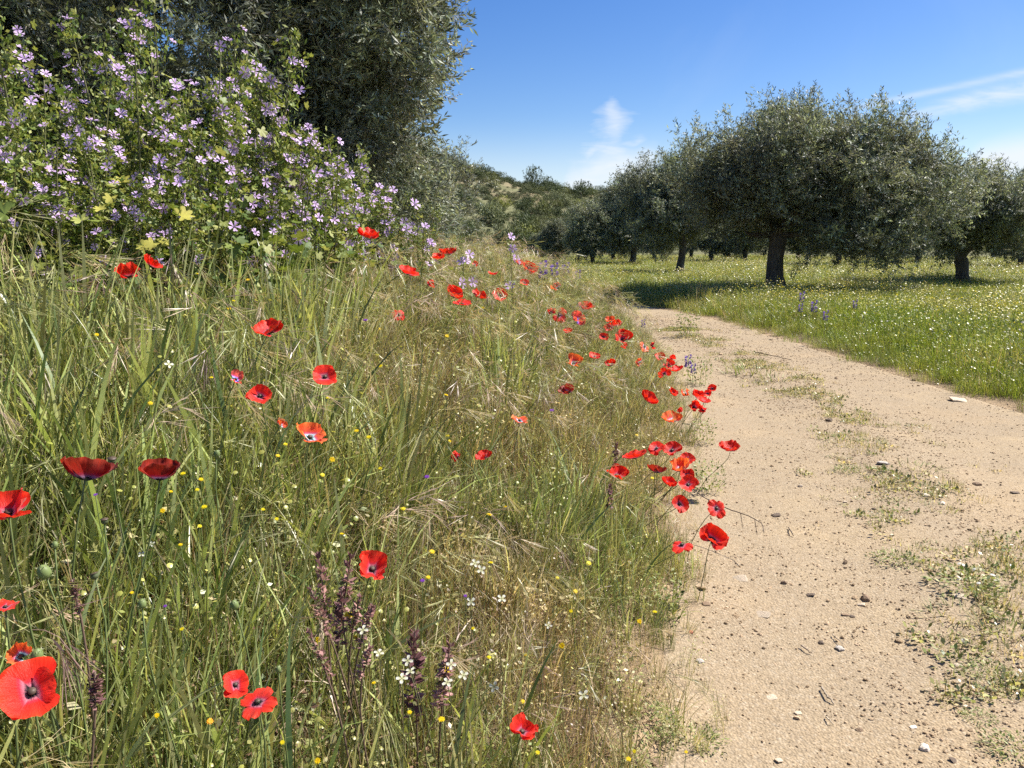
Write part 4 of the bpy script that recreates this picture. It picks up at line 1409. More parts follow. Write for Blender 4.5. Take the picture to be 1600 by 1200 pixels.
s = g.uniform(0.65, 1.25, n) * np.interp(mm, [0, 0.5, 1.5], [0.35, 0.65, 1.0]) * (0.7 + 0.7 * fbm(mx_ * .45, my_ * .45, 133))
sw = s * np.interp(rr_, [0, 12, 30, 90], [0.7, 1.0, 1.5, 2.6])
P = np.c_[mx_, my_, ground_z(mx_, my_)]
scatter('meadow_grass', P, np.c_[g.normal(size=(n, 2)) * 0.08, g.uniform(0, 6.28, n)], np.c_[sw, sw, s], idx,
        np.clip(g.normal(size=n) * 0.1 + 0.25 * (fbm(mx_ * .5, my_ * .5, 33) - .4) + 0.1 * farf, 0, .6), tint_of(n, g, 0.2), PM)

# sparse short grass along the middle of the track and on its margins
g = np.random.default_rng(302)
N = 16000
k = g.integers(0, len(STRIP) - 1, N)
k = np.minimum(k, len(STRIP) - 8)
cx, cy = STRIP[k, 0], STRIP[k, 1] + g.uniform(-0.2, 0.2, N)
wdt = np.interp(cy, [0, 3, 6, 12], [0.22, 0.22, 0.2, 0.22])
qx = cx + g.normal(size=N) * wdt
qx = np.where(cy < 3.4, np.maximum(qx, cx - 0.28 + 0.0) + 0.05, qx)
m = (fbm(qx * 2.6, cy * 2.6, 66) > np.where(cy < 3.8, 0.44, 0.5)) & (g.random(N) < np.where(cy < 3.8, 0.45, 0.33)) & (cy > 0.8)
qx, cy = qx[m], cy[m]
n = len(qx)
PS = [proto('short_grass', lambda a: a.add(*_t(tuft('t', 16, 0.075, 0.003, 0.04, 0.8, GRN + STRAW[:2], 401, droop=0.6, segs=3)))),
      proto('short_weed', lambda a: leafy(a, 402, 26, 0.03, 0.05, 0.022, GRN + [(0.12, 0.15, 0.06)])),
      proto('short_dry', lambda a: a.add(*_t(tuft('t', 12, 0.06, 0.0025, 0.05, 1.1, STRAW + BRN, 403, droop=0.6, segs=3))))]
s = g.uniform(0.5, 1.15, n)
scatter('track_grass', np.c_[qx, cy, ground_z(qx, cy)], np.c_[np.zeros((n, 2)), g.uniform(0, 6.28, n)], np.c_[s, s, s], g.choice(3, n, p=[.45, .3, .25]), np.clip(g.normal(size=n) * .2 + .15, 0, .7), tint_of(n, g), PS)

# gravel of the track
def pebble(name, seed, mat):
    g = np.random.default_rng(seed)
    import bmesh
    bm = bmesh.new()
    bmesh.ops.create_icosphere(bm, subdivisions=1, radius=1)
    for v in bm.verts:
        v.co *= g.uniform(0.72, 1.18)
        v.co.z *= 0.6
    me = bpy.data.meshes.new(name)
    bm.to_mesh(me)
    bm.free()
    me.materials.append(mat)
    return me


GP = [bpy.data.objects.new('pebble', pebble('pebble', 500 + i, M_gravel)) for i in range(5)]
g = np.random.default_rng(303)
N = 150000
qy = 0.9 + 15 * g.random(N) ** 2.0
qx = g.uniform(-0.2, 4.6, N)
el, er = sdist(qx, qy, LEFT), -sdist(qx, qy, RIGHT)
inroad = (el < 0.25) & (er < 0.15) & (np.abs(np.degrees(np.arctan2(qx, qy))) < 46)
st_ = np.abs(sdist(qx, qy, STRIP))
pr = 0.2 + 0.7 * np.exp(-(st_ / 0.4) ** 2) + 0.3 * (fbm(qx * 1.5, qy * 1.5, 88) > 0.52)
m = inroad & (g.random(N) < pr * np.interp(qy, [0, 4, 8, 16], [1, 1, 0.8, 0.6]))
qx, qy = qx[m], qy[m]
n = len(qx)
sz = 0.0016 + 0.0042 * g.random(n) ** 3.5 + 0.008 * (g.random(n) > 0.992) * g.random(n)
sz *= np.interp(qy, [0, 4, 12], [1, 1.25, 2.2])
sc3 = sz[:, None] * g.uniform(0.75, 1.35, (n, 3))
gravel = scatter('gravel', np.c_[qx, qy, ground_z(qx, qy) + 0.006 + sz * 0.2], np.c_[g.normal(size=(n, 2)) * 0.3, g.uniform(0, 6.28, n)], sc3, g.integers(0, 5, n), np.zeros(n), np.ones((n, 4)), GP)

# ------------------------------------------------------------------ poppies
def petal_mesh(name, cup, width, wav, seed, edge=0.0):
    g = np.random.default_rng(seed)
    nu_, nv_ = 13, 10
    u = np.linspace(-1, 1, nu_)[None]
    v = np.linspace(0, 1, nv_)[:, None]
    wv = width * np.sin(PI * 0.5 * np.clip(v * 1.22 + 0.07, 0, 1)) ** 0.85 * (1 - 0.16 * np.clip(v - 0.75, 0, 1) * 4 * 0.5)
    ang = cup * (0.35 + 0.65 * v) + edge * v ** 2
    ang_i = np.cumsum(np.repeat(ang, 1, 1), 0) / np.arange(1, nv_ + 1)[:, None]
    L = v * (1 - 0.20 * np.abs(u) ** 2.4)
    rim = v ** 2.2
    ph = g.uniform(0, 6.28, 3)
    crinkle = wav * rim * (np.sin(u * 5.5 + ph[0]) * 0.6 + np.sin(u * 11 + ph[1]) * 0.35 + g.normal(size=(nv_, nu_)) * 0.22)
    out = L * np.cos(ang_i) - crinkle * np.sin(ang_i)
    z = L * np.sin(ang_i) + crinkle * np.cos(ang_i) + 0.20 * (u * wv) ** 2 * math.sin(max(cup, 0.25)) * 1.3
    x = u * wv * (1 - 0.10 * np.sin(cup) * v) 
    V = np.stack([x * np.ones_like(out), out, z], -1).reshape(-1, 3)
    i = (np.arange(nv_ - 1)[:, None] * nu_ + np.arange(nu_ - 1)[None]).ravel()
    Q = np.stack([i, i + 1, i + nu_ + 1, i + nu_], -1)
    vv = (v * np.ones_like(u)).ravel()
    uu = (u * np.ones_like(v)).ravel()
    red = np.array([0.72, 0.012, 0.008])
    C = red[None] * (0.85 + 0.3 * vv[:, None]) + np.array([0.05, 0.03, 0.0])[None] * rim.repeat(nu_, 1).ravel()[:, None]
    streak = 1 + 0.16 * np.repeat(g.normal(size=(1, nu_)), nv_, 0).ravel() * (0.3 + 0.7 * vv) + 0.06 * g.normal(size=nu_ * nv_)
    C = C * np.clip(streak, 0.6, 1.4)[:, None]
    bl = (vv < 0.17)
    C[bl] = (0.012, 0.008, 0.012)
    C[(vv >= 0.17) & (vv < 0.25)] = (0.6, 0.2, 0.26)
    C[(vv >= 0.25) & (vv < 0.36)] = (0.62, 0.02, 0.05)
    return mk(name, V, Q, [M_petal], C)


PET = {}
for look, cup, wd, wav, edge in (('f', 0.6, 0.78, 0.075, -0.3), ('b', 0.95, 0.78, 0.1, 0.1), ('u', 1.0, 0.78, 0.12, -0.15), ('w', 0.6, 0.80, 0.11, -0.1), ('c', 1.15, 0.6, 0.2, 0.2), ('d', 0.2, 0.52, 0.09, -0.6)):
    PET[look] = [petal_mesh('petal', cup, wd, wav, 600 + k + ord(look) * 3, edge) for k in range(3)]


def capsule_mesh():
    prof = [(0.0, 0.0), (0.55, 0.12), (0.85, 0.5), (0.9, 0.9), (0.75, 1.25), (1.0, 1.38), (1.0, 1.46), (0.0, 1.52)]
    n = 12
    a = np.linspace(0, 2 * PI, n, endpoint=False)
    V = np.array([[r * math.cos(q), r * math.sin(q), z] for r, z in prof for q in a])
    i = np.arange(len(prof) - 1)[:, None] * n
    j = np.arange(n)[None]
    k = (j + 1) % n
    Q = np.stack([i + j, i + k, i + n + k, i + n + j], -1).reshape(-1, 4)
    C = np.repeat(np.array([[0.09, 0.11, 0.05]]), len(V), 0)
    C[-3 * n:] = (0.10, 0.07, 0.05)
    return mk('seed_head', V, Q, [M_stem], C)


def stamen_mesh():
    n = 40
    g = np.random.default_rng(3)
    V, Q, T = [], [], []
    V.append((0, 0, 0.1))
    for i in range(n * 2):
        a = i / (n * 2) * 2 * PI
        r, z = (2.1 * g.uniform(0.75, 1.15), g.uniform(0.6, 1.4)) if i % 2 == 0 else (0.75, 0.35)
        V.append((r * math.cos(a), r * math.sin(a), z))
    T = [(0, 1 + i, 1 + (i + 1) % (2 * n)) for i in range(2 * n)]
    return mk('stamens', np.array(V), np.array(T), [M_stem], np.array([0.012, 0.01, 0.014])[None].repeat(len(V), 0), smooth_=False)


CAPS, STAM = capsule_mesh(), stamen_mesh()


def stem_obj(root, top, axis_, r=0.0013, bow=0.05, col=(0.12, 0.15, 0.05), name='stem', seed=0, n=7):
    """stem in the thing's own space, from its base to the head"""
    g = np.random.default_rng(seed)
    top = np.array(top)
    h = np.linalg.norm(top)
    P = bez((0, 0, -0.02), (g.normal() * bow * h, g.normal() * bow * h, h * 0.45), top - np.array(axis_) * h * 0.28, top, n)
    V, Q, T = tube(P, np.linspace(r * 1.35, r, n), 5)
    return obj(name, mk(name, V, [Q, T], [M_stem], np.array(col)[None].repeat(len(V), 0)), root)


def head_matrix(loc, axis_, spin, s):
    q = Vector((0, 0, 1)).rotation_difference(Vector(axis_).normalized())
    return Matrix.Translation(loc) @ q.to_matrix().to_4x4() @ Matrix.Rotation(spin, 4, 'Z') @ Matrix.Scale(s, 4)


g = np.random.default_rng(304)
SUNV = np.array(sun_dir)
for i, ((px, py, w, look, hs, lab), (P, h, t)) in enumerate(zip(POPPIES, pop_pos)):
    g = np.random.default_rng(3000 + i)
    to_cam = norm(np.array([[-P[0], -P[1], CAM_H - P[2]]]))[0]
    size = w / FPX * t * (1.0 if look == 'f' else 1.12)   # real width of the flower
    up_ = np.array([0, 0, 1.0])
    jit = g.normal(size=3) * 0.18
    if look == 'f':
        ax = to_cam * 0.8 + up_ * 0.55 + jit * 0.7
        rad = size * 0.56
    elif look == 'b':
        ax = up_ * 0.8 + np.array([0.35, -0.1, 0]) + to_cam * 0.25 + jit * 1.5
        rad = size * 0.64
    elif look == 'u':
        ax = up_ * 1.0 + to_cam * 0.2 + jit
        rad = size * 0.68
    elif look == 'w':
        ax = up_ * 1.0 + to_cam * 0.15 + jit
        rad = size * 0.53
    elif look == 'c':
        ax = up_ * 0.7 + to_cam * 0.2 + jit * 3
        rad = size * 0.78
    else:
        ax = up_ * 0.5 + to_cam * 0.7 + jit * 1.5
        rad = size * 0.55
    if 'dark red' in lab:
        ax = up_ - to_cam * 0.12 + np.array([0.25, 0.0, 0]) + jit * 0.6
    ax = norm(ax[None])[0]
    off = g.normal(size=2) * 0.05 * min(1.0, h / 0.3)
    bx_, by_ = P[0] + off[0] - ax[0] * h * 0.25, P[1] + off[1] + abs(g.normal()) * 0.02
    if px > 1030:
        bx_ -= 0.13 * (h / 0.28)
    bz_ = gz(bx_, by_)
    root = thing('poppy', lab, 'poppy', (bx_, by_, bz_), 'red poppies on the bank')
    top = np.array([P[0] - bx_, P[1] - by_, P[2] - bz_]) - ax * rad * (0.42 if look in 'buc' else 0.15)
    stem_obj(root, top, ax, r=0.0014, seed=i, bow=0.07)
    spin = g.uniform(0, 6.28)
    tone = g.uniform(0.86, 1.1)
    oc = [1.0 * tone, 1.0, 1.0]
    if any(q in lab for q in ('pale', 'faded', 'orange')):
        oc = [1.1, 5.5, 4.5]
    elif 'pinkish' in lab:
        oc = [0.95, 4, 9]
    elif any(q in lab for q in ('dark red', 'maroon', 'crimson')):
        oc = [0.42, 0.8, 1.2]  # shade on the shaded pair and maroon poppy put into the petal colour
    lost = int(g.integers(0, 4)) if look in 'cd' and g.random() < 0.45 else -1
    for k in range(4):
        if k == lost:
            continue
        me = PET[look][(i + k) % 3]
        tilt = (0.0 if k % 2 == 0 else 0.14) + g.normal() * (0.14 if look != 'c' else 0.28)
        sc_ = rad * (1.0 if k % 2 == 0 else 0.93) * g.uniform(0.86, 1.1)
        mt = head_matrix(Vector(top), ax, spin + k * PI / 2 + g.normal() * 0.08, 1.0) @ Matrix.Rotation(tilt, 4, 'X') @ Matrix.Scale(sc_, 4)
        p = obj('petal', me, root, mat=mt)
        p.color = (*oc, 1)
    cs_ = rad * 0.125
    obj('seed_head', CAPS, root, mat=head_matrix(Vector(top), ax, 0, cs_))
    obj('stamens', STAM, root, mat=head_matrix(Vector(top) + Vector(ax) * cs_ * 0.2, ax, 0, cs_ * 1.05))

# ------------------------------------------------------------------ labels told from the poppies nearby
MARKS = [((50, 1080), 'the largest poppy'), ((385, 1085), 'the drooping poppy pair at the bottom'), ((584, 883), 'the crinkled cup poppy'), ((817, 1137), 'the lowest poppy'),
         ((193, 733), 'the shaded dark poppy pair'), ((406, 618), 'the dark eyed poppy'), ((508, 588), 'the ragged poppy'), ((486, 675), 'the pale rimmed cup poppy'),
         ((419, 510), 'the lone bright upper poppy'), ((215, 418), 'the torn poppies under the mallows'), ((576, 364), 'the highest poppy'), ((637, 426), 'the flat wide crest poppy'),
         ((740, 465), 'the row of four poppies'), ((624, 491), 'the two lobed small poppy'), ((812, 656), 'the orange disc poppy'), ((733, 712), 'the two small mid bank poppies'),
         ((886, 608), 'the crimson cup poppy'), ((900, 490), 'the upper poppy cluster'), ((897, 564), 'the straw crossed poppy'), ((1045, 725), 'the big poppy cluster'),
         ((1065, 850), 'the three lobed poppy'), ((13, 790), 'the poppy at the left frame edge'), ((530, 940), 'the tall purple spikes'), ((645, 1010), 'the thick purple spike')]
used = {}


def near_label(what, px, py, extra=''):
    order = sorted(MARKS, key=lambda q: math.hypot(q[0][0] - px, q[0][1] - py))
    cands = []
    for (mx2, my2), nm in order[:4]:
        ddx, ddy = px - mx2, py - my2
        dd = math.hypot(ddx, ddy)
        far_ = 'close' if dd < 45 else ('a short way' if dd < 100 else 'well')
        if abs(ddx) > 2 * abs(ddy):
            w_ = 'right of' if ddx > 0 else 'left of'
        elif abs(ddy) > 2 * abs(ddx):
            w_ = 'below' if ddy > 0 else 'above'
        else:
            w_ = ('below' if ddy > 0 else 'above') + (' and right of' if ddx > 0 else ' and left of')
        cands.append(f'{what} {far_} {w_} {nm}')
    for c in cands:
        if len(c.split()) <= 16 and c not in used:
            used[c] = 1
            return c
    for a, b in ((0, 1), (0, 2), (1, 2)):
        c = f'{what} between {order[a][1]} and {order[b][1]}'
        if len(c.split()) <= 16 and c not in used:
            used[c] = 1
            return c
    return f'{what} near {order[0][1]}'


# ------------------------------------------------------------------ small flowers
def daisy_mesh(name, n, col, ccol, seed):
    g = np.random.default_rng(seed)
    V, T, C = [(0, 0, 0.12)], [], [ccol]
    for ring, (rr2, z2) in enumerate(((1.0, 0.05), (0.75, 0.2))):
        o0 = len(V)
        for i in range(n * 2):
            a = (i + ring) / (n * 2) * 2 * PI
            r = rr2 * (g.uniform(0.88, 1.08) if i % 2 == 0 else 0.62)
            V.append((r * math.cos(a), r * math.sin(a), z2 + g.normal() * 0.04))
            C.append(np.array(col) * g.uniform(0.85, 1.1))
        T += [(0, o0 + i, o0 + (i + 1) % (2 * n)) for i in range(2 * n)]
    o0 = len(V)
    for i in range(n):
        a = i / n * 2 * PI
        V.append((0.35 * math.cos(a), 0.35 * math.sin(a), -0.3))
        C.append((0.1, 0.14, 0.05))
    V.append((0, 0, -0.5))
    C.append((0.1, 0.14, 0.05))
    T += [(o0 + i, len(V) - 1, o0 + (i + 1) % n) for i in range(n)]
    T += [(0, o0 + i, o0 + (i + 1) % n) for i in range(n)]
    return mk(name, np.array(V), np.array(T), [M_flower], np.array([np.array(c, float) for c in C]))


YM = [daisy_mesh('flower_head', 11, (0.80, 0.60, 0.01), (0.75, 0.42, 0.01), 700), daisy_mesh('flower_head', 9, (0.72, 0.62, 0.015), (0.7, 0.5, 0.01), 701), daisy_mesh('flower_head', 11, (0.85, 0.40, 0.008), (0.75, 0.28, 0.01), 702)]
g = np.random.default_rng(305)
for i, ((px, py, w), (P, h, t)) in enumerate(zip(YELLOWS, yel_pos)):
    big_ = w >= 12
    orange = (px, py) == (328, 1127)
    what = 'orange yellow daisy' if orange else ('large yellow daisy' if big_ else 'small yellow flower')
    ax = norm((np.array([0, 0, 1.0]) + 0.55 * np.array([-P[0], -P[1], 0.4]) / t + g.normal(size=3) * 0.25)[None])[0]
    bx_, by_ = P[0] + g.normal() * 0.02, P[1] + g.normal() * 0.02
    bz_ = gz(bx_, by_)
    root = thing('yellow_flower', near_label(what, px, py), 'flower', (bx_, by_, bz_), 'yellow flowers on the bank')
    top = np.array([P[0] - bx_, P[1] - by_, P[2] - bz_])
    stem_obj(root, top, ax, r=0.0008, seed=i + 100, col=(0.13, 0.17, 0.05))
    obj('flower_head', YM[2 if orange else (0 if big_ else i % 2)], root, mat=head_matrix(Vector(top), ax, g.uniform(0, 6), w / FPX * t * 0.5))


def cross_mesh(name, col, ccol, notch=False):
    V, T, C = [(0, 0, -0.05)], [], [ccol]
    for k in range(4):
        a = k * PI / 2
        ca, sa = math.cos(a), math.sin(a)
        pts = [(0.18, -0.12, 0), (0.6, -0.3, 0.1), (0.98, -0.22, 0.06), (1.0, 0.0, 0.02), (0.98, 0.22, 0.06), (0.6, 0.3, 0.1), (0.18, 0.12, 0)]
        o0 = len(V)
        V += [(x * ca - y * sa, x * sa + y * ca, z) for x, y, z in pts]
        C += [col] * len(pts)
        T += [(0, o0 + j, o0 + j + 1) for j in range(len(pts) - 1)]
    return mk(name, np.array(V, float), np.array(T), [M_flower], np.array([np.array(c, float) for c in C]))


WM = cross_mesh('flower_head', (0.78, 0.76, 0.68), (0.5, 0.5, 0.15))
for i, ((px, py, w, _), (P, h, t)) in enumerate(zip(WHITES, whi_pos)):
    ax = norm((np.array([0, 0, 0.9]) + 0.8 * np.array([-P[0], -P[1], 0.4]) / t + g.normal(size=3) * 0.3)[None])[0]
    bx_, by_ = P[0] + g.normal() * 0.03, P[1] + g.normal() * 0.03
    bz_ = gz(bx_, by_)
    root = thing('white_flower', near_label('white four petalled flower', px, py), 'flower', (bx_, by_, bz_), 'white four petalled flowers on the bank')
    top = np.array([P[0] - bx_, P[1] - by_, P[2] - bz_])
    stem_obj(root, top, ax, r=0.0009, seed=i + 300, col=(0.13, 0.13, 0.06))
    obj('flower_head', WM, root, mat=head_matrix(Vector(top), ax, g.uniform(0, 6), w / FPX * t * 0.58))
VM = daisy_mesh('flower_head', 6, (0.22, 0.06, 0.42), (0.12, 0.03, 0.2), 705)
for i, ((px, py, w), (P, h, t)) in enumerate(zip(VIOLETS, vio_pos)):
    bx_, by_ = P[0] + g.normal() * 0.02, P[1] + g.normal() * 0.02
    bz_ = gz(bx_, by_)
    root = thing('violet_flower', near_label('tiny violet flower', px, py), 'flower', (bx_, by_, bz_), 'tiny violet flowers on the bank')
    top = np.array([P[0] - bx_, P[1] - by_, P[2] - bz_])
    stem_obj(root, top, (0, 0, 1), r=0.0008, seed=i + 340)
    obj('flower_head', VM, root, mat=head_matrix(Vector(top), (0, -0.3, 1), 0, w / FPX * t * 0.5))

# purple bracted spikes
def spike_mesh(name, seed, dark):
    """a spike one unit long: whorls of bracts round a stalk, tufted at the tip"""
    g = np.random.default_rng(seed)
    a = Acc()
    n = 120
    s = np.round(g.random(n) ** 0.75 * 11) / 11 + g.normal(size=n) * 0.012      # whorls, closer towards the tip
    s = np.clip(s, 0.0, 1.0)
    az = g.uniform(0, 6.28, n)
    tip = np.clip((s - 0.7) / 0.3, 0, 1)
    ln = (0.15 - 0.05 * tip) * g.uniform(0.6, 1.3, n)
    B = np.c_[np.cos(az) * 0.014, np.sin(az) * 0.014, s * 0.93]
    D = norm(np.c_[np.cos(az), np.sin(az), 0.25 + 1.1 * tip] + g.normal(size=(n, 3)) * 0.3)
    N = norm(np.c_[-np.cos(az) * 0.5, -np.sin(az) * 0.5, np.ones(n)] + g.normal(size=(n, 3)) * 0.3)
    V, Q = leaf_quads(B, D, N, ln, ln * g.uniform(0.18, 0.36, n))
    pink, dk = np.array([0.44, 0.25, 0.22]), np.array([0.17, 0.08, 0.085])
    f_ = np.clip(tip * 0.8 + dark + g.normal(size=n) * 0.3, 0, 1)[:, None]
    C = (pink * (1 - f_) + dk * f_) * np.exp(g.normal(size=(n, 1)) * 0.25)
    grn = g.random(n) < 0.12
    C[grn] = (0.2, 0.2, 0.09)
    a.add(V, Q, None, np.repeat(C, 4, 0))
    return a.mesh(name, [M_flower])


SPK = [spike_mesh('bracts', 720, 0.0), spike_mesh('bracts', 721, 0.15), spike_mesh('bracts', 722, 0.75)]
for i, ((p0, p1, w, lab), (P, h, t)) in enumerate(zip(SPIKES, sp_pos)):
    d1 = cam_ray(*p1)
    low_ = np.array([0, 0, CAM_H]) + d1 * (t * 1.0)
    ln = np.linalg.norm(np.array(P) - low_)
    dirv = norm((np.array(P) - low_)[None])[0]
    base = np.array(P) - dirv * h * 0.25
    base[0] += g.normal() * 0.03
    base[1] += abs(g.normal()) * 0.03
    bz_ = gz(base[0], base[1])
    root = thing('purple_spike', lab, 'flower spike', (base[0], base[1], bz_), 'purple spikes on the bank')
    top = np.array(P) - np.array([base[0], base[1], bz_])
    stem_obj(root, top, dirv, r=0.0017, seed=i + 400, col=(0.15, 0.10, 0.07), bow=0.02)
    wide = w / FPX * t / 0.29
    mt = head_matrix(Vector(top - dirv * ln), dirv, i, 1.0) @ Matrix.Diagonal((wide, wide, ln * 1.02, 1))
    k = 2 if ('dark' in lab or 'thick' in lab) else i % 2
    stuff(obj('bracts', SPK[k], root, mat=mt))

# seed capsules and buds
def bud_mesh():
    n = 10
    prof = [(0.0, 0.0), (0.45, 0.1), (0.62, 0.5), (0.6, 0.95), (0.4, 1.35), (0.0, 1.55)]
    a = np.linspace(0, 2 * PI, n, endpoint=False)
    V = np.array([[r * math.cos(q), r * math.sin(q), z] for r, z in prof for q in a])
    i = np.arange(len(prof) - 1)[:, None] * n
    j = np.arange(n)[None]
    k = (j + 1) % n
    Q = np.stack([i + j, i + k, i + n + k, i + n + j], -1).reshape(-1, 4)
    A_ = Acc()
    A_.add(V, Q, None, (0.17, 0.22, 0.075))
    g = np.random.default_rng(8)
    m = 70
    ri = g.integers(10, len(V) - 10, m)
    B = V[ri]
    D = norm(np.c_[B[:, :2], np.zeros(m)] + g.normal(size=(m, 3)) * 0.2)
    S = norm(np.cross(D, rand_dirs(m, g))) * 0.03
    T0 = B + D * 0.35
    VV = np.stack([B - S, B + S, T0], 1).reshape(-1, 3)
    A_.add(VV, None, np.arange(m * 3).reshape(-1, 3), (0.35, 0.36, 0.2))
    return A_.mesh('bud', [M_stem])


BUD = bud_mesh()
for i, ((px, py, w, kind, lab), (P, h, t)) in enumerate(zip(PODS, pod_pos)):
    bx_, by_ = P[0] + g.normal() * 0.03, P[1] + abs(g.normal()) * 0.03
    bz_ = gz(bx_, by_)
    root = thing('poppy_' + ('capsule' if kind == 'seed' else 'bud'), lab, 'poppy bud' if kind == 'bud' else 'seed capsule', (bx_, by_, bz_), 'poppy buds and capsules on the bank')
    ax = norm((np.array([0, 0, 1.0]) + g.normal(size=3) * 0.2)[None])[0]
    s = w / FPX * t
    top = np.array([P[0] - bx_, P[1] - by_, P[2] - bz_]) - ax * s * 0.7
    stem_obj(root, top, ax, r=0.0012, seed=i + 500, col=(0.14, 0.18, 0.06), bow=0.1)
    sc_ = s * (0.5 if kind == 'seed' else 0.8)
    o = obj('seed_head' if kind == 'seed' else 'bud', CAPS if kind == 'seed' else BUD, root, mat=head_matrix(Vector(top), ax, 0, sc_))
    if kind == 'bud':
        stuff(o)

# ------------------------------------------------------------------ mallows
def mallow_leaf(lobes=5, r=1.0, seed=0, col=(0.12, 0.17, 0.04)):
    g = np.random.default_rng(seed)
    V, C = [(0, 0, 0.0)], [np.array(col) * 1.15]
    n = lobes * 4 + 1
    for i in range(n):
        a = -PI * 0.82 + i / (n - 1) * PI * 1.64
        ph = (i / (n - 1) * lobes) % 1
        rad = r * (0.62 + 0.38 * math.sin(PI * ph) ** 0.7) * g.uniform(0.94, 1.05)
        V.append((rad * math.sin(a), rad * math.cos(a) + 0.25 * r, (0.12 * math.sin(PI * ph) + g.normal() * 0.05) * r))
        C.append(np.array(col) * g.uniform(0.85, 1.1))
    T = [(0, 1 + i, 2 + i) for i in range(n - 1)]
    return np.array(V), np.array(T), np.array(C)


def mallow_flower_mesh(name, seed, tone):
    g = np.random.default_rng(seed)
    V, T, C = [], [], []
    pal, vein, dk = np.array([0.80, 0.65, 0.84]) * tone, np.array([0.42, 0.22, 0.55]), np.array([0.40, 0.30, 0.42])
    for k in range(5):
        a = k * 2 * PI / 5 + g.normal() * 0.08
        ca, sa = math.cos(a), math.sin(a)
        pts = [(0.05, 0, 0, vein), (0.45, -0.17, .16, pal), (0.95, -0.36, .25, pal), (1.03, -0.18, .26, pal), (0.86, 0, .22, vein * 1.3), (1.03, 0.18, .26, pal), (0.95, 0.36, .25, pal), (0.45, 0.17, .16, pal), (0.5, 0, .12, vein * 1.2)]
        o0 = len(V)
        for x, y, z, c in pts:
            V.append((x * ca - y * sa, x * sa + y * ca, z + g.normal() * 0.03))
            C.append(c)
        T += [(o0, o0 + 1, o0 + 8), (o0, o0 + 8, o0 + 7), (o0 + 1, o0 + 2, o0 + 8), (o0 + 2, o0 + 3, o0 + 8), (o0 + 3, o0 + 4, o0 + 8), (o0 + 4, o0 + 5, o0 + 8), (o0 + 5, o0 + 6, o0 + 8), (o0 + 6, o0 + 7, o0 + 8)]
    o0 = len(V)
    V += [(0.1, 0, 0.05), (-0.05, 0.09, 0.05), (-0.05, -0.09, 0.05), (0, 0, 0.42)]
    C += [dk] * 4
    T += [(o0, o0 + 1, o0 + 3), (o0 + 1, o0 + 2, o0 + 3), (o0 + 2, o0, o0 + 3)]
    return mk(name, np.array(V), np.array(T), [M_mallow], np.array(C))


MF = [mallow_flower_mesh('flower', 800, 1.0), mallow_flower_mesh('flower', 801, 1.12), mallow_flower_mesh('flower', 802, 0.85)]
MG = [(0.13, 0.18, 0.035), (0.19, 0.24, 0.05), (0.25, 0.28, 0.075), (0.075, 0.12, 0.025), (0.31, 0.32, 0.11)]


def mallow_proto(seed, h, spread, nst):
    """stems, foliage and places of the flowers, in the plant's own space"""
    g = np.random.default_rng(seed)
    stems, sites = [], []
    F = Acc()
    for s in range(nst):
        az = g.uniform(0, 6.28)
        out = np.array([math.cos(az), math.sin(az), 0]) * spread * g.uniform(0.15, 1.0)
        hh = h * g.uniform(0.72, 1.0)
        P = bez((g.normal() * 0.03, g.normal() * 0.03, -0.03), out * 0.25 + [0, 0, hh * 0.35], out * 0.8 + [0, 0, hh * 0.7], out + [g.normal() * 0.04, g.normal() * 0.04, hh], 16)
        stems.append(P)
        for b in range(30):                     # short side shoots and leaf stalks
            k = g.uniform(0.12, 1.0)
            q = np.array([np.interp(k * 15, np.arange(16), P[:, c]) for c in range(3)])
            a2 = g.uniform(0, 6.28)
            ln = (0.16 * (1.15 - k) + 0.03) * g.uniform(0.6, 1.3)
            d2 = np.array([math.cos(a2), math.sin(a2), g.uniform(0.2, 0.9)])
            tip = q + d2 * ln
            wv = np.array([-math.sin(a2), math.cos(a2), 0]) * 0.0011
            F.add([q - wv, q + wv, tip + wv * 0.6, tip - wv * 0.6], [[0, 1, 2, 3]], None, (0.14, 0.17, 0.055))
            r = (0.023 * (1.25 - k) + 0.005) * g.uniform(0.6, 1.3)
            V, T, C = mallow_leaf(5, r, int(g.integers(1e6)), MG[int(g.integers(5))])
            M = np.array(Matrix.Rotation(a2 - PI / 2, 3, 'Z') @ Matrix.Rotation(g.normal() * 0.5 - 0.35, 3, 'X') @ Matrix.Rotation(g.normal() * 0.4, 3, 'Y'))
            F.add(V @ M.T + tip, None, T, C)
            # buds and small bract leaves in the axil
            m = 18
            B = q + (tip - q) * 0.35 + g.normal(size=(m, 3)) * 0.02
            D = rand_dirs(m, g) + [0, 0, 0.5]
            V, Q = leaf_quads(B, norm(D), rand_dirs(m, g), g.uniform(0.012, 0.026, m), np.full(m, 0.0045))
            F.add(V, Q, None, np.array(MG)[g.integers(0, 5, m)].repeat(4, 0) * 1.15)
            if k > 0.3:
                sites.append((q + d2 * ln * 0.6, d2))
        sites.append((P[-1], np.array([0, 0, 1.0])))
    fol = F.mesh('foliage', [M_leaf])
    return stems, fol, sites


MPROT = [mallow_proto(810 + i, 1.0, 0.24, 6) for i in range(4)] + [mallow_proto(820, 1.0, 0.06, 1)]
MSTEM = []
for stems, _, _ in MPROT:
    row = []
    for P in stems:
        V, Q, T = tube(P, np.linspace(0.006, 0.002, 16), 5)
        row.append(mk('stem', V, [Q, T], [M_stem], np.array((0.15, 0.15, 0.06))[None].repeat(len(V), 0)))
    MSTEM.append(row)


def yellow_leaf_mesh(seed, col=(0.5, 0.46, 0.10)):
    V, T, C = mallow_leaf(6, 1.0, seed, col)
    V[:, 2] += 0.25 * np.abs(V[:, 0]) - 0.2 * np.clip(V[:, 1], 0, 2) ** 2
    return mk('leaf', V, T, [M_leaf], C)


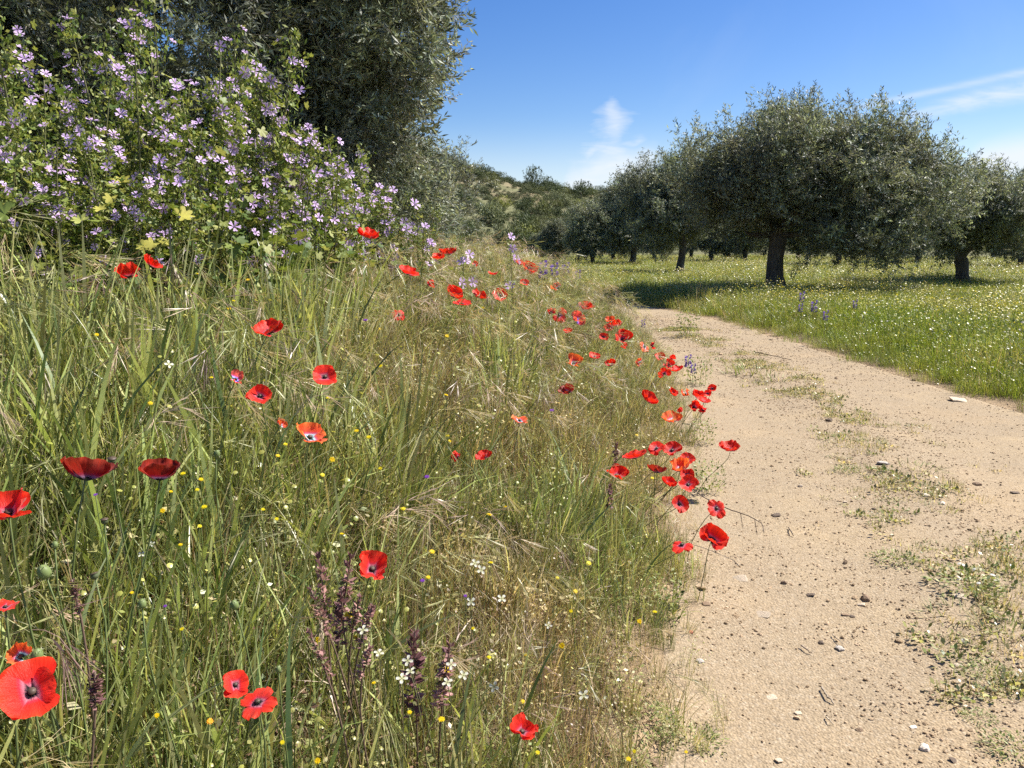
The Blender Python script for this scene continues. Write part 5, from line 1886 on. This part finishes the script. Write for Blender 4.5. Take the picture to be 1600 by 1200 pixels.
YL = [yellow_leaf_mesh(830), yellow_leaf_mesh(831, (0.42, 0.44, 0.12)), yellow_leaf_mesh(832, (0.17, 0.22, 0.05))]
# px of the plant's middle, py of its top, distance, label
MALLOWS = [
 (-45, 60, 3.0, 20, 'mallow cut by the left frame edge beside the tallest spikes'),
 (62, 32, 3.05, 26, 'tallest mallow at the far left with a pair of large lilac flowers on top'),
 (150, 105, 3.4, 22, 'mallow between the tallest two, a gap of blue sky behind it'),
 (225, 75, 3.5, 24, 'mallow with thin upright tip left of the middle mallow spike'),
 (282, 30, 3.8, 22, 'mallow whose thin spike reaches nearly to the top of the picture'),
 (345, 95, 3.7, 22, 'mallow with many dense lilac flowers right of the thin spike'),
 (398, 62, 4.1, 24, 'mallow rising before the dark olive crown, single tall tip'),
 (455, 150, 4.3, 22, 'mallow where the flower mass starts to fall towards the right'),
 (512, 200, 4.7, 22, 'mallow right of the falling edge, in front of deep olive shade'),
 (10, 200, 2.8, 14, 'lower mallow at the left edge with big lobed leaves'),
 (110, 225, 3.0, 16, 'leafy lower mallow above the yellowing leaves'),
 (200, 235, 3.2, 16, 'lower mallow with large yellowing leaves at its foot'),
 (300, 225, 3.5, 17, 'lower mallow with a drooping yellow leaf beside dark gap'),
 (400, 240, 4.0, 17, 'lower mallow under the falling flower edge'),
 (480, 265, 4.8, 16, 'low mallow left of the highest poppy'),
 (535, 240, 5.2, 20, 'mallow with wilted tips between the falling edge and the highest poppy'),
 (590, 262, 6.0, 20, 'mallow right above and behind the highest poppy'),
 (555, 270, 5.6, 18, 'mallow directly above the highest poppy'),
 (612, 290, 6.0, 16, 'mallow right above the flat wide crest poppy'),
 (655, 322, 6.2, 10, 'small mallow before the grey olive at the bank crest'),
 (728, 368, 5.6, 3, 'short mallow with one pale flower beside the crest poppies'),
 (800, 374, 6.0, 3, 'outermost short mallow against the hill'),
]
g = np.random.default_rng(306)
for i, (px, py, d, nf, lab) in enumerate(MALLOWS):
    x = (px - 800) / FPX * d
    z0 = gz(x, d)
    r = cam_ray(px, py)
    ztop = CAM_H + r[2] / r[1] * d
    hgt = max(0.35, (ztop - z0) * (1.1 if d < 4.5 else 1.03))
    pk = i % 4 if nf > 5 else 4
    stems, fol, sites = MPROT[pk]
    root = thing('mallow', lab, 'mallow plant', (x, d, z0), 'mallow plants in front of the big olive', rz=g.uniform(0, 6.28))
    wsc = min(1.3, 0.6 + hgt * 0.45) if nf > 5 else 0.7
    sc = Matrix.Diagonal((wsc, wsc, hgt, 1))
    for me in MSTEM[pk]:
        obj('stem', me, root, mat=sc)
    stuff(obj('foliage', fol, root, mat=sc))
    rz = root.rotation_euler.z
    order = g.permutation(len(sites))
    cnt = 0
    for k in order:
        p, d2 = sites[k]
        if p[2] < 0.35 and nf > 12 and g.random() < 0.8:
            continue
        p = np.array([p[0] * wsc, p[1] * wsc, p[2] * hgt])
        # world-facing: flowers look outwards, up and to the light
        ax_w = norm((np.array([0.45, -0.6, 0.6]) + g.normal(size=3) * 0.42)[None])[0]
        axl = np.array(Matrix.Rotation(-rz, 3, 'Z') @ Vector(ax_w))
        p = p + axl * 0.03
        obj('flower', MF[int(g.integers(3))], root, mat=head_matrix(Vector(p), axl, g.uniform(0, 6), 7.4 / FPX * d * g.uniform(0.65, 1.3)))
        cnt += 1
        if cnt >= nf * (2.7 if d < 4.4 else 1.6):
            break
    yl = {9: [(8, 335, 44, 2)], 10: [(127, 345, 24, 1), (157, 328, 18, 0)], 11: [(174, 308, 20, 0), (240, 380, 22, 0), (228, 385, 22, 0)], 12: [(283, 338, 30, 0), (253, 380, 20, 0)], 3: [(190, 285, 26, 0)], 2: [(50, 195, 26, 2)], 0: [(20, 250, 24, 2)]}.get(i, [])
    for (lx, ly, lw, lk) in yl:
        rr3 = cam_ray(lx, ly)
        tt_ = (d - 0.28) / rr3[1]
        pw_ = np.array([0, 0, CAM_H]) + rr3 * tt_
        pl = Matrix.Rotation(-rz, 3, 'Z') @ Vector(pw_ - np.array([x, d, z0]))
        axl = Matrix.Rotation(-rz, 3, 'Z') @ Vector((0.2, -0.7, 0.7))
        o = obj('leaf', YL[lk], root, mat=head_matrix(pl, axl, g.uniform(0, 6), lw / FPX * tt_ * 0.55))
        o['label'] = 'large green lobed leaf' if lk == 2 else 'yellowing lobed leaf'

# ------------------------------------------------------------------ stones, twigs, weeds of the track
def stone_mesh(seed, flat):
    import bmesh
    g = np.random.default_rng(seed)
    bm = bmesh.new()
    bmesh.ops.create_icosphere(bm, subdivisions=2, radius=1)
    ph = g.uniform(0, 6, 6)
    for v in bm.verts:
        k = 1 + 0.18 * math.sin(v.co.x * 3 + ph[0]) + 0.14 * math.sin(v.co.y * 4 + ph[1]) + g.uniform(-0.07, 0.07)
        v.co *= k
        v.co.z *= flat
        for ax in range(2):
            v.co[ax] = max(-0.85, min(0.85, v.co[ax]))
    me = bpy.data.meshes.new('stone')
    bm.to_mesh(me)
    bm.free()
    me.materials.append(M_stone)
    return me


STM = [stone_mesh(900 + i, (0.6, 0.35, 0.75, 0.45)[i % 4]) for i in range(6)]
STONES = [
 (1497, 626, 24, 'pale', 1, 'flat pale stone where the meadow grass meets the track'),
 (1379, 725, 19, 'grey', 1, 'flat grey stone among weeds in the middle of the track'),
 (1295, 658, 11, 'dark', 2, 'small dark stone on the far track above the weeds'),
 (1446, 775, 12, 'white', 0, 'white pebble in the weedy strip of the track'),
 (1472, 787, 9, 'white', 0, 'smaller white pebble right below the white one in the weedy strip'),
 (1526, 758, 13, 'brown', 2, 'brown stone on the far wheel track'),
 (1586, 770, 14, 'dark', 1, 'thin dark stone at the right edge of the far wheel track'),
 (1213, 806, 14, 'dark', 2, 'dark angular stone alone on the sandy wheel track'),
 (1366, 796, 7, 'dark', 0, 'small dark pebble left of the weedy strip'),
 (1320, 785, 7, 'pale', 0, 'small pale pebble in the sandy wheel track'),
 (1225, 912, 11, 'brown', 2, 'brown round stone at the middle of the sandy wheel track'),
 (1267, 931, 13, 'dark', 0, 'dark chipped stone right of the brown round one'),
 (1352, 938, 15, 'brown', 2, 'brown stone of a touching pair left of the grassy edge'),
 (1345, 945, 13, 'pale', 1, 'pale flat stone of a touching pair'),
 (1321, 961, 13, 'brown', 1, 'long brown stone below the touching pair'),
 (1331, 965, 9, 'dark', 0, 'small dark stone beside the long brown one'),
 (1283, 1007, 10, 'dark', 2, 'black pebble next to dry twigs'),
 (1312, 1016, 14, 'grey', 1, 'grey flat chip right of the black pebble'),
 (1434, 992, 9, 'brown', 0, 'small brown pebble near the grassy edge'),
 (1498, 934, 22, 'pale', 1, 'pale stone under the leafy weed with white flowers'),
 (1503, 1006, 13, 'grey', 2, 'round grey stone in the gravel edge'),
 (1496, 1043, 13, 'pale', 0, 'pale stone below the round grey one'),
 (1445, 1172, 17, 'white', 2, 'bright white stone at the bottom of the track'),
 (1427, 1136, 11, 'white', 0, 'white chip just above the bright white stone'),
 (1342, 1143, 12, 'brown', 0, 'brown pebble left of the white chip'),
 (1247, 1117, 12, 'pale', 2, 'round pale pebble left in the sandy wheel track near the bottom'),
 (1205, 1093, 17, 'pale', 1, 'half buried pale stone at the left of the bottom track'),
 (1103, 946, 13, 'brown', 2, 'brown round stone beside the bank edge'),
 (1077, 989, 13, 'red', 1, 'reddish chip at the foot of the bank'),
 (1094, 1035, 14, 'grey', 1, 'lavender grey chip at the foot of the bank'),
 (1068, 1088, 17, 'white', 1, 'white stone under the low bank plants'),
 (1060, 1096, 14, 'pale', 1, 'pale stone touching the white one under the bank plants'),
 (1190, 961, 28, 'pale', 3, 'broad flat pale stone sunk in the wheel track'),
 (1155, 905, 26, 'pale', 3, 'broad flat stone sunk in the track beside the bank'),
 (1250, 760, 8, 'pale', 0, 'tiny pale stone on the sandy wheel track above the dark angular one'),
 (1217, 1188, 12, 'pale', 0, 'pale stone at the bottom left of the track'),
 (1490, 1190, 13, 'dark', 1, 'dark stone at the bottom edge near the gravel')]
SCOL = {'pale': (1.25, 1.2, 1.12), 'grey': (1.0, 1.05, 1.15), 'dark': (0.32, 0.28, 0.26), 'white': (1.7, 1.75, 1.8), 'brown': (0.55, 0.45, 0.37), 'red': (0.8, 0.35, 0.3)}
for i, (px, py, w, tone, k, lab) in enumerate(STONES):
    P, h, t = at(px, py, 0.008, tmax=20)
    s = w / FPX * t * 0.56
    sunk = 0.55 if k == 3 else 0.2
    o = obj('stone', STM[(i * 5 + k) % 6], None, (P[0], P[1], gz(P[0], P[1]) + 0.006 + s * (0.25 - sunk * 0.5)))
    fl = (0.7, 0.42, 0.85, 0.3)[k]
    o.scale = (s, s * g.uniform(0.65, 0.95), s * fl)
    o.rotation_euler = (g.normal() * 0.12, g.normal() * 0.12, g.uniform(-0.5, 0.5))
    o.color = (*[q * (0.72 if k == 3 else 1) for q in SCOL[tone]], 1)
    tag(o, lab, 'stone', 'loose stones on the track')

M_twig = plant_mat('dry_twig', 0.0, 0.8, 0.2, var=0.3)
TWIGS = [([(1062, 748, .26), (1098, 776, .24), (1140, 797, .2), (1170, 806, .17), (1191, 818, .13), (1194, 832, .09)], 0.0028, (0.10, 0.07, 0.06), 'long bent dark twig arching from the bank over the track'),
         ([(1284, 1076, .012), (1290, 1086, .02), (1297, 1094, .015), (1303, 1102, .01)], 0.0035, (0.3, 0.25, 0.19), 'curved pale twig lying on the wheel track'),
         ([(1252, 1010, .012), (1260, 1016, .02), (1268, 1022, .012)], 0.003, (0.26, 0.2, 0.15), 'short twig lying left of the black pebble'),
         ([(1300, 992, .012), (1309, 1000, .02), (1317, 1008, .012)], 0.002, (0.4, 0.33, 0.24), 'thin straw twig lying right of the black pebble'),
         ([(1232, 826, .012), (1236, 832, .02), (1240, 838, .012)], 0.003, (0.1, 0.075, 0.06), 'tiny dark twig below the dark angular stone'),
         ([(1180, 551, .015), (1208, 556, .03), (1238, 563, .015)], 0.006, (0.12, 0.09, 0.07), 'dark twig lying across the far wheel track'),
         ([(1290, 1122, .01), (1297, 1128, .018), (1302, 1134, .01)], 0.0022, (0.45, 0.38, 0.28), 'pale straw bit below the curved pale twig')]
for i, (pts, r, c, lab) in enumerate(TWIGS):
    P = [np.array(at(px, py, hh, tmax=20)[0]) + (0, 0, 0.004) for px, py, hh in pts]
    if i == 0:
        t0 = np.linalg.norm(P[0] - np.array([0, 0, CAM_H]))
        P = []
        for k, (px, py, hh) in enumerate(pts):
            d = cam_ray(px, py)
            P.append(np.array([0, 0, CAM_H]) + d / np.linalg.norm(d) * (t0 - 0.05 * k))
        P = [np.array([P[0][0] - 0.12, P[0][1] + 0.1, gz(P[0][0] - 0.12, P[0][1] + 0.1)])] + P
    P = np.array(P)
    u = np.linspace(0, len(P) - 1, len(P) * 4)
    PP = np.c_[[np.interp(u, np.arange(len(P)), P[:, q]) for q in range(3)]].T
    PP = PP + np.random.default_rng(i).normal(size=PP.shape) * r * 0.4
    V, Q, T = tube(PP - P[0], np.linspace(r, r * 0.55, len(PP)), 5, 0.15, i)
    a = Acc()
    a.add(V, Q, T, c)
    if i == 0:
        for q in (10, 16, 20):
            b = PP[q] - P[0]
            V, Q, T = tube([b, b + np.array([0.01, 0.01, -0.04]), b + np.array([0.015, 0.0, -0.075])], [r * 0.6, r * 0.5, r * 0.3], 4)
            a.add(V, Q, T, c)
    o = obj('twig', a.mesh('twig', [M_twig]), None, P[0])
    tag(o, lab, 'twig', 'dry twigs by the track')


def weed_mesh(kind, seed):
    a = Acc()
    if kind == 'grass':
        a.add(*_t(tuft('t', 60, 0.10, 0.0035, 0.08, 0.9, GRN + STRAW[:1], seed, droop=0.7, segs=3)))
    elif kind == 'leafy':
        leafy(a, seed, 300, 0.05, 0.10, 0.017, GRN, 0.24)
        leafy(a, seed + 1, 120, 0.03, 0.14, 0.016, GRN, 0.2)
        a.add(*_t(tuft('t', 24, 0.07, 0.0025, 0.12, 0.9, GRN + STRAW[:1], seed + 2, droop=0.7, segs=3)))
    elif kind == 'white':
        leafy(a, seed, 260, 0.08, 0.12, 0.025, GRN, 0.2)
        dots(a, seed + 3, 12, 0.06, 0.12, 0.11, 0.009, (0.75, 0.74, 0.68))
    else:
        leafy(a, seed, 240, 0.2, 0.09, 0.024, GRN[:4], 0.25)
        a.add(*_t(tuft('t', 12, 0.22, 0.003, 0.06, 0.5, GRN, seed + 5, droop=0.6, segs=3)))
    return a.mesh('foliage', [M_leaf])


WEED = {k: [weed_mesh(k, 950 + q * 7 + j * 31) for j in range(2)] for q, k in enumerate(('grass', 'leafy', 'white', 'tall'))}
WEEDS = [
 (1315, 680, 28, 'grass', 'tiny grass tuft, first of the weedy strip on the left'),
 (1367, 690, 45, 'grass', 'upper green tuft of the weedy strip behind the flat grey stone'),
 (1325, 730, 40, 'leafy', 'low green weed at the left of the flat grey stone'),
 (1436, 725, 55, 'grass', 'long grass tuft right of the flat grey stone'),
 (1380, 747, 45, 'grass', 'grass tuft just below the flat grey stone'),
 (1470, 790, 45, 'grass', 'grass tuft beside the white pebbles'),
 (1400, 868, 62, 'leafy', 'spreading dark weed alone on the wheel track edge'),
 (1460, 846, 36, 'grass', 'small grass tuft above the spreading dark weed'),
 (1510, 905, 95, 'white', 'leafy weed with small white flowers on the track edge'),
 (1500, 955, 85, 'grass', 'green grass clump below the leafy white flowered weed'),
 (1565, 975, 90, 'grass', 'wide grass clump at the right frame edge'),
 (1575, 840, 70, 'grass', 'grass clump high on the right frame edge'),
 (1548, 1045, 70, 'leafy', 'low weed in the gravel by the round grey stone'),
 (1530, 1112, 50, 'leafy', 'small rosette weed with a yellow speck in the gravel'),
 (1585, 1160, 80, 'leafy', 'dark green weed in the bottom right corner'),
 (1590, 1035, 40, 'grass', 'small tuft at the frame edge above the corner weed'),
 (1170, 578, 70, 'grass', 'far grass patch at the left end of the track middle'),
 (1215, 590, 55, 'grass', 'far grass patch at the right end of the track middle'),
 (1040, 912, 75, 'tall', 'dark leafy plant at the foot of the bank below the three lobed poppy'),
 (1075, 512, 45, 'tall', 'leafy weed with dark leaves at the bank tip beside the far track'),
 (1092, 582, 48, 'tall', 'leafy weed under the blue flowers at the track edge'),
 (1100, 665, 45, 'tall', 'fine leafy weed below the edge group of poppies'),
 (1110, 735, 45, 'tall', 'leafy weed right of the big poppy cluster'),
 (1010, 1120, 120, 'leafy', 'broad low weed mat at the bottom foot of the bank'),
 (1090, 1150, 90, 'leafy', 'trailing weed creeping onto the track at the bottom'),
 (980, 1180, 90, 'leafy', 'low weed at the bottom edge beside two yellow flowers'),
 (60, 1180, 90, 'tall', 'leafy plant in the bottom left corner below the largest poppy'),
 (205, 1150, 110, 'tall', 'lobed leafy plant between the largest poppy and the drooping pair')]
for i, (px, py, w, kind, lab) in enumerate(WEEDS):
    hs = {'grass': 0.03, 'leafy': 0.03, 'white': 0.05, 'tall': 0.13}[kind]
    P, h, t = at(px, py, hs, tmax=20)
    s = w / FPX * t / {'grass': 0.2, 'leafy': 0.24, 'white': 0.27, 'tall': 0.22}[kind]
    if kind == 'tall':
        s = min(s, 2.2)
    s *= 1.2 if px > 1100 else 1.0
    root = thing('weed', lab, 'weed', (P[0], P[1], gz(P[0], P[1])), 'weeds on and beside the track', rz=g.uniform(0, 6))
    f_ = stuff(obj('foliage', WEED[kind][i % 2], root))
    f_.scale = (s, s, s * (0.75 if kind != 'tall' else 1))

# blue-violet flower spikes (bank tip, crest and meadow)
def bugloss_mesh():
    a = Acc()
    g = np.random.default_rng(77)
    n = 40
    s = g.random(n)
    az = np.arange(n) * 2.4
    B = np.c_[np.cos(az) * 0.1, np.sin(az) * 0.1, s]
    V, Q = leaf_quads(B, norm(np.c_[np.cos(az), np.sin(az), np.full(n, .3)]), rand_dirs(n, g), np.full(n, 0.24), np.full(n, 0.09))
    cs_ = np.array([(0.10, 0.07, 0.36), (0.16, 0.10, 0.42), (0.2, 0.09, 0.34), (0.09, 0.13, 0.06)])
    a.add(V, Q, None, cs_[g.integers(0, 4, n)].repeat(4, 0))
    return a.mesh('florets', [M_flower])


BGL = bugloss_mesh()
BLUES = [(1075, 566, 16, 'blue violet flower spike at the track edge beside the double poppy', .28), (1083, 577, 12, 'smaller blue flower spike just below the one at the track edge', .26),
         (1005, 506, 10, 'small blue spike right of the tight poppy trio', .33),
         (848, 424, 22, 'violet spike at the crest right of the two crest poppies', .42), (866, 426, 20, 'second violet spike at the crest', .42), (884, 424, 18, 'third violet spike at the crest', .42), (903, 432, 14, 'last violet spike on the falling crest', .4),
         (1253, 465, 12, 'upper violet spike in the meadow grass', .4), (1272, 480, 14, 'violet spike in the meadow below the upper one', .4), (1290, 494, 12, 'lowest violet spike of the meadow group', .4), (1336, 476, 10, 'violet spike alone at the right of the meadow group', .4),
         (1251, 482, 10, 'leftmost violet spike of the meadow group', .4)]
for i, (px, py, w, lab, hs) in enumerate(BLUES):
    P, h, t = at(px, py, hs, tmax=40)
    bz_ = gz(P[0], P[1])
    root = thing('violet_spike', lab, 'flower spike', (P[0], P[1], bz_), 'blue violet spikes')
    s = w / FPX * t
    stem_obj(root, np.array([0, 0, P[2] - bz_ + s * 0.3]), (0, 0, 1), r=0.0015, seed=i + 800)
    stuff(obj('florets', BGL, root, mat=Matrix.Translation((0, 0, P[2] - bz_ - s * 0.6)) @ Matrix.Diagonal((s * 1.2, s * 1.2, s * 1.3, 1))))
